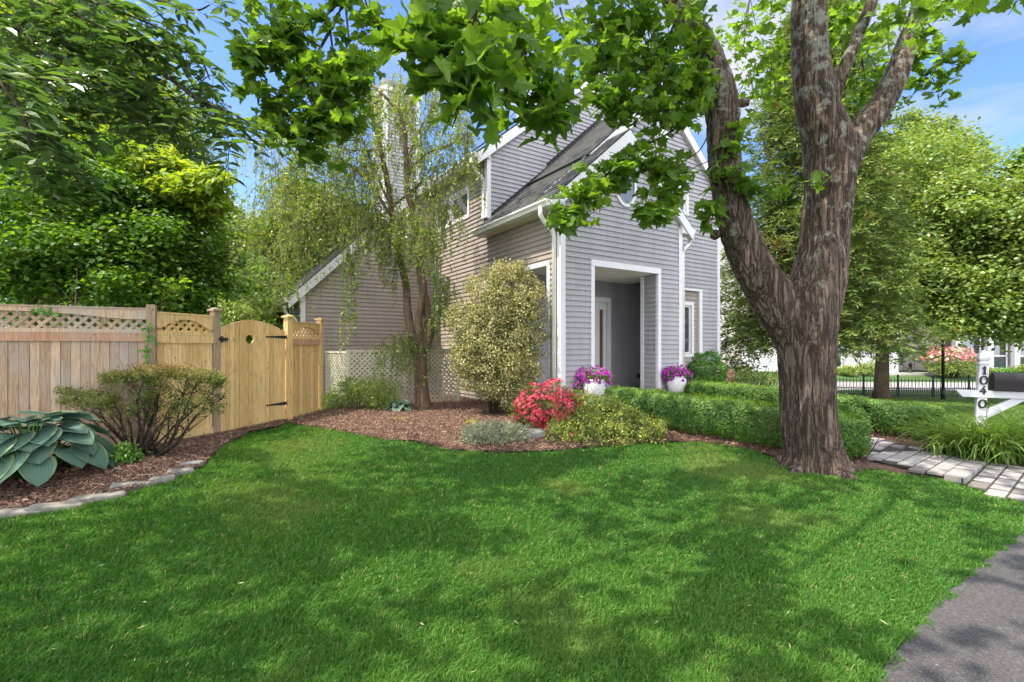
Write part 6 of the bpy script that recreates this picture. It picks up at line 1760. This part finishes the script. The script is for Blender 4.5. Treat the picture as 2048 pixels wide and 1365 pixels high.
# ---------------------------------------------------------------- right side trees
def evergreen():
    b_ = (8.3, 13.2, zgf(8.3, 13.2)); rng = np.random.default_rng(200); rt = root('evergreen_tree', b_, 'tall evergreen with drooping sprays and brown patches behind the forked maple', 'tree')
    mb = MB(); B = Vector(b_); mb.tube([B, B + Vector((0, 0, 4)), B + Vector((.1, 0, 10.5))], [.20, .15, .03], 10)
    pos, dr = [], []
    for k in range(900):
        z = 1.5 + 9.3 * rng.random() ** 1.15; Rz = 2.75 * (1 - (z / 11.6)) ** .62 * rng.uniform(.75, 1.1); a = rng.uniform(0, 2 * np.pi)
        st = B + Vector((0, 0, z + .3)); d = Vector((math.cos(a), math.sin(a), 0))
        path = [st + d * Rz * t + Vector((0, 0, .35 * math.sin(t * 2.2) - .75 * t * t)) for t in (0, .35, .7, 1)]
        if k % 3 == 0: mb.tube(path, [.025, .018, .010, .004], 4)
        for q in range(15):
            t = rng.uniform(.3, 1.03); c = path[0].lerp(path[-1], t) + Vector((0, 0, .22 * math.sin(t * 2.6)))
            c = c + Vector(tuple(rng.normal(0, .20, 3) * np.array([1, 1, .5])))
            dd = Vector((d.x + rng.normal(0, .5), d.y + rng.normal(0, .5), -.25)).normalized()
            for s in range(9):
                pos.append(tuple(c + dd * .028 * s)); sg = 1 if s % 2 else -1
                dr.append((dd.x * .8 - dd.y * sg * .7, dd.y * .8 + dd.x * sg * .7, -.25 + rng.normal(0, .1)))
    mb.build('trunk', M['bark_t'], rt)
    pos = np.array(pos); V, T = leaves(pos, .15, 'quad', .28, None, .5, np.array(dr) * 3, rng=rng)
    rnd = np.clip(np.repeat(rng.random(len(pos) // 9), 9) * .6 + rng.random(len(pos)) * .4, 0, 1)
    np_mesh('crown', V, T, M['lf_ever'], rnd, rt)
evergreen()
tb = pbase(1763, 20.0)
tree('street_tree', tb, 3.4, .27, 'round crowned tree with bare brown trunk at the iron fence', 'tree',
     [pb(1770, 560, 20, 150, 100, 2.6), pb(1850, 480, 20, 130, 110, 2.6), pb(1740, 480, 20.5, 110, 120, 2.6), pb(1840, 582, 19.5, 150, 62, 2.4), pb(1720, 600, 20, 100, 50, 2.2), pb(1930, 590, 19.5, 80, 55, 2), pb(1800, 390, 21, 110, 80, 2.4), pb(1850, 330, 21, 80, 60, 2.0), pb(1790, 500, 20, 120, 100, 2.4), pb(1860, 628, 19, 90, 26, 1.6)],
     66000, .155, 'lf_tree', clump=11, clump_r=.30, seed=210, limbs=18, drn=.35)
tree('street_tree', pbase(2150, 17), 2.6, .22, 'broad light green tree filling the right edge above the mailbox', 'tree',
     [pb(2010, 560, 17, 110, 90, 2.0), pb(1960, 470, 17.5, 90, 80, 2.0), pb(2060, 450, 17, 90, 90, 2), pb(1990, 630, 16.5, 90, 45, 1.6), pb(2090, 600, 16.5, 80, 80, 1.8), pb(1930, 400, 18, 60, 50, 1.5), pb(1950, 560, 17.5, 90, 80, 1.8), pb(2030, 500, 17, 80, 80, 1.8), pb(2000, 400, 18, 60, 50, 1.6)],
     52000, .15, 'lf_tree', clump=11, clump_r=.26, seed=211, limbs=14, drn=.35)
tree('tall_tree', pbase(2080, 42), 9, .4, 'dark tall tree at the far right edge against the sky', 'tree', [pb(2060, 370, 42, 50, 60, 2.2), pb(2080, 450, 42, 70, 70, 2.2), pb(2040, 330, 42, 26, 24, 1.6)], 7000, .38, 'lf_bgl', clump=10, clump_r=.5, seed=212)
tree('far_tree', pbase(1900, 46), 9, .3, 'light treetop rising behind the round crowned tree', 'tree', [pb(1880, 330, 46, 90, 60, 2.4), pb(1930, 380, 46, 80, 60, 2.4), pb(1830, 300, 46, 60, 60, 2), pb(1780, 330, 46, 60, 70, 2)], 16000, .38, 'lf_far', clump=12, clump_r=.6, seed=213)
plant('evergreen_shrub', zb(8.0, 16.0), 'dark loose conifer shrub at the house corner before the pale wall', 'shrub', [(7.3, 15.5, 1.7, .7, .6, 1.4), (8.2, 15.7, 2.2, .7, .6, .9), (7.2, 15.6, 3.4, .7, .6, .9), (9.3, 15.8, 2.0, .6, .5, .5), (10.1, 15.8, 2.5, .6, .5, .6)], 9000, .11, M['lf_ever'], aspect=.35, clump=9, clump_r=.16, seed=214, stems=12)

# ---------------------------------------------------------------- iron fence, pole
ifc = root('iron_fence', (9.0, 21.4, zgf(9, 21.4)), 'low black iron picket fence along the side lawn', 'fence')
IA = Vector((8.6, 22.0)); IB = Vector((27.0, 19.2)); D = (IB - IA); LI = D.length; TI = frameT((IA.x, IA.y, 0), D); zi = lambda a: zgf(IA.x + D.x * a / LI, IA.y + D.y * a / LI)
mb = MB(); n = int(LI / .135)
for i in range(n):
    a = i * .135; g = zi(a); mb.box(TI, a - .009, a + .009, g + .03, g + .84, -.009, .009)
    mb.box(TI, a + .0675 - .009, a + .0675 + .009, g + .03, g + .44, -.009, .009)
mb.build('pickets', M['dark'], ifc)
mb = MB(); m_ = 30
for zz_ in (.10, .38, .72):
    for i in range(m_):
        a0, a1 = LI * i / m_, LI * (i + 1) / m_
        mb.add([TI(a, zi(a) + zz_ + d, c) for a in (a0, a1) for d in (-.014, .014) for c in (-.014, .014)], [(0, 1, 3, 2), (4, 6, 7, 5), (0, 4, 5, 1), (2, 3, 7, 6), (0, 2, 6, 4), (1, 5, 7, 3)])
mb.build('rails', M['dark'], ifc)
for i in range(int(LI / 1.35) + 1):
    a = i * 1.35; g = zi(a); mb = MB(); mb.box(TI, a - .03, a + .03, g - .05, g + .88, -.03, .03); mb.lathe(TI(a, g + .88, 0), [(.03, 0), (.05, .035), (.03, .08), (.003, .10)], 10); mb.build('post', M['dark'], ifc)
b_ = Vector(pbase(1886, 19.4)); mb = MB(); mb.tube([b_ - Vector((0, 0, .1)), b_ + Vector((0, 0, 4.2))], .055, 10); mb.tube([b_, b_ + Vector((0, 0, .5))], .075, 10)
mb.tube([b_ + Vector((0, 0, 4.1)), b_ + Vector((-.2, -.1, 4.35)), b_ + Vector((-.5, -.2, 4.4))], .03, 8); rt = root('lamp_post', b_, 'thin dark metal pole standing before the iron fence', 'pole'); mb.build('pole', M['dark'], rt)
mb = MB(); mb.lathe(b_ + Vector((-.5, -.2, 4.2)), [(.01, 0), (.10, .02), (.12, .10), (.04, .2)], 14); mb.build('lamp_head', M['dark'], rt)

# ---------------------------------------------------------------- house across the road
HYf = 34.0
def fx(px): return (px - 1024) / FPX * HYf
def fz(py): return CAMZ - (py - HOR) / FPX * HYf
nb = root('neighbour_house', (fx(1800), HYf, fz(752)), 'pale house with white porch posts and grey door across the road', 'house')
TN = lambda a, b_, c: Vector((fx(a), HYf - c, fz(b_)))
def nbx(name, boxes, mat, par=None):
    mb = MB()
    for q in boxes: mb.box(TN, *q)
    return mb.build(name, M[mat], par or nb)
nbx('wall', [(1420, 2300, 765, 540, -8, -.4)], 'house2')
mb = MB(); q = [Vector((fx(1400), HYf - .2, fz(542))), Vector((fx(2320), HYf - .2, fz(542))), Vector((fx(2200), HYf + 4, fz(450))), Vector((fx(1500), HYf + 4, fz(450))), Vector((fx(1400), HYf + 8, fz(542))), Vector((fx(2320), HYf + 8, fz(542)))]
mb.add(q, [(0, 1, 2, 3), (3, 2, 5, 4), (0, 3, 4), (1, 5, 2), (0, 4, 5, 1)]); mb.build('roof', M['roof2'], nb)
nbx('stone_base', [(1779, 1802, 752, 724, -.45, -.28), (1886, 2300, 755, 739, -.45, 1.2), (1464, 1489, 752, 722, -.45, -.28)], 'stone2')
nbx('porch_floor', [(1660, 1886, 756, 744, -.5, 1.6)], 'concrete')
for a, w, c in ((1756, 5, 1.2), (1877, 5, 1.2), (1947, 5.5, .9), (1999, 5, .9), (2060, 5, .9), (1700, 3, 1.2)):
    nbx('porch_column', [(a, a + 2 * w, 744, 640, c - .15, c + .15)], 'white2')
nbx('porch_beam', [(1660, 2090, 645, 636, .7, 1.4)], 'white2'); nbx('porch_roof', [(1650, 2100, 636, 628, -.4, 1.9)], 'roof2')
nbx('door_surround', [(1800, 1865, 742, 664, -.42, -.30)], 'door2')
d_ = nbx('front_door', [(1814, 1853, 741, 676, -.31, -.25)], 'door2')
nbx('door_seam', [(1834, 1835, 740, 678, -.252, -.245)], 'dark', d_); nbx('door_handle', [(1848, 1850, 722, 708, -.25, -.22)], 'dark', d_)
for a, b_2 in ((1806, 1812), (1857, 1864)):
    nbx('sidelight', [(a, b_2, 730, 682, -.3, -.28)], 'glass')
def nwin(a0, a1, b0, b1, c=-.3, mid=None):
    w = nbx('window', [(a0, a1, b1 - 2, b1, c - .1, c + .03), (a0, a1, b0, b0 + 2, c - .1, c + .04), (a0, a0 + 2, b0, b1, c - .1, c + .03), (a1 - 2, a1, b0, b1, c - .1, c + .03)] + ([(a0, a1, mid - 1, mid + 1, c - .1, c + .03)] if mid else []), 'white2')
    nbx('pane', [(a0 + 2, a1 - 2, b0, b1, c - .08, c - .02)], 'glass', w)
nwin(1890, 1946, 735, 655, .55, 712); nwin(1957, 1998, 735, 655, .55, 712); nwin(2009, 2060, 735, 655, .55, 712); nwin(1662, 1690, 735, 680); nwin(1715, 1752, 735, 680)
nwin(1720, 1760, 610, 565); nwin(1860, 1900, 610, 565); nwin(1960, 2000, 610, 565); nwin(1500, 1540, 640, 590)
nbx('bay_wall', [(1886, 2080, 741, 735, -.4, .5), (1886, 2080, 656, 640, -.4, .5)], 'white2')
rl = MB()
for i in range(22):
    a = 1665 + i * 4.2; rl.box(TN, a, a + 1.9, 741, 718, 1.25, 1.30)
rl.box(TN, 1660, 1757, 718, 715, 1.22, 1.33); rl.box(TN, 1660, 1757, 744, 741, 1.22, 1.33); rl.box(TN, 1706, 1712, 746, 708, 1.18, 1.36); rl.build('porch_railing', M['white2'], nb)
nbx('garage_door', [(1496, 1600, 752, 700, -.42, -.30)], 'white2'); nbx('garage_trim', [(1489, 1496, 755, 690, -.42, -.25)], 'white2')
mb = MB()
for k, ch_ in enumerate(('2', '1')):
    segs = {'2': [(0, 10, 4, 9), (3, 10, 4, 5), (0, 6, 4, 5), (0, 6, 1, 1), (0, 2, 4, 1)], '1': [(2, 10, 3, 1)]}[ch_]
    for (x0, y0, x1, y1) in segs: mb.box(TN, 1870.5 + k * 3.2 + x0 * .6, 1870.5 + k * 3.2 + x1 * .6, 706 - y0 * .55, 706 - y1 * .55, -.395, -.37)
mb.build('house_number', M['dark'], nb)
ln = root('lantern', (fx(1790), HYf - 1.3, fz(744)), 'small dark lantern on the porch floor across the road', 'lantern')
mb = MB(); c = Vector((fx(1790), HYf - 1.3, fz(744))); mb.lathe(c, [(.16, 0), (.16, .05), (.12, .06), (.12, .5), (.18, .52), (.04, .72), (.02, .8)], 4); mb.build('case', M['dark'], ln)
hbk = root('hanging_basket', (fx(1838), HYf - 1.2, fz(704)), 'hanging basket of pink flowers on the porch across the road', 'hanging basket')
mb = MB(); c = Vector((fx(1838), HYf - 1.2, fz(708))); mb.lathe(c, [(.08, 0), (.22, .12), (.26, .26)], 14); mb.tube([c + Vector((0, 0, .26)), Vector((c.x, c.y, fz(645)))], .01, 5); mb.build('basket', M['dark'], hbk)
pts, nn, cr = blob_points([(c.x, c.y, c.z + .3, .38, .3, .18)], 260, .6, rng); V, T = leaves(pts, .13, 'flower', 1, nn, .5, rng=rng); np_mesh('blossoms', V, T, M['fl_rose'], RNG.random(len(pts)), hbk)
rt = plant('hydrangea', pbase(1910, 31.5), 'large rounded shrub with pale pink flowers across the road behind the pole', 'shrub',
      [pb(1905, 722, 31.5, 52, 20, 1.0), pb(1890, 738, 31.5, 32, 12, .9), pb(1925, 735, 31.5, 32, 14, .9)], 5000, .13, M['lf_shrub'], clump=8, clump_r=.1, stems=20, stem_r=.03, seed=220)
pts, nn, cr = blob_points([pb(1905, 718, 31.4, 54, 22, 1.05)], 900, .95, rng); k = nn[:, 2] > -.3; V, T = leaves(pts[k], .17, 'flower', 1, nn[k], .5, rng=rng); np_mesh('blossoms', V, T, M['fl_rose'], RNG.random(k.sum()), rt)
for i, (px, py, rx, ry, lb) in enumerate([(1692, 742, 15, 8, 'small round yellow green shrub below the white railing'), (1735, 738, 20, 12, 'larger leafy yellow green shrub between the railing and the brown trunk'), (2008, 745, 12, 6, 'low green mound at the stone base right of the white finial'),
                                  (2046, 742, 14, 10, 'yellow shrub at the stone base by the right edge'), (1970, 742, 10, 7, 'tiny pale shrub at the stone base just behind the finial')]):
    plant('foundation_shrub', pbase(px, 32.3), lb, 'shrub', [pb(px, py, 32.3, rx, ry, .6)], 1500, .13, M['lf_shrub' if i != 2 else 'lf_box'], clump=8, clump_r=.1, seed=230 + i, stems=6, group='shrubs before the house across the road')
for i, (x, y, lb) in enumerate([(26, 45, 'far tree behind the pale house on the left'), (40, 46, 'far tree behind the pale house on the right'), (9, 48, 'far tree beyond the evergreen')]):
    tree('far_tree', (x, y, 0), 6, .3, lb, 'tree', [(x, y, 8, 5, 3, 4), (x + 3, y, 6, 4, 3, 3.5), (x - 3, y, 7, 4, 3, 3.5), (x, y, 3.5, 6, 3, 3)], 9000, .45, 'lf_far', clump=10, clump_r=.6, seed=240 + i)
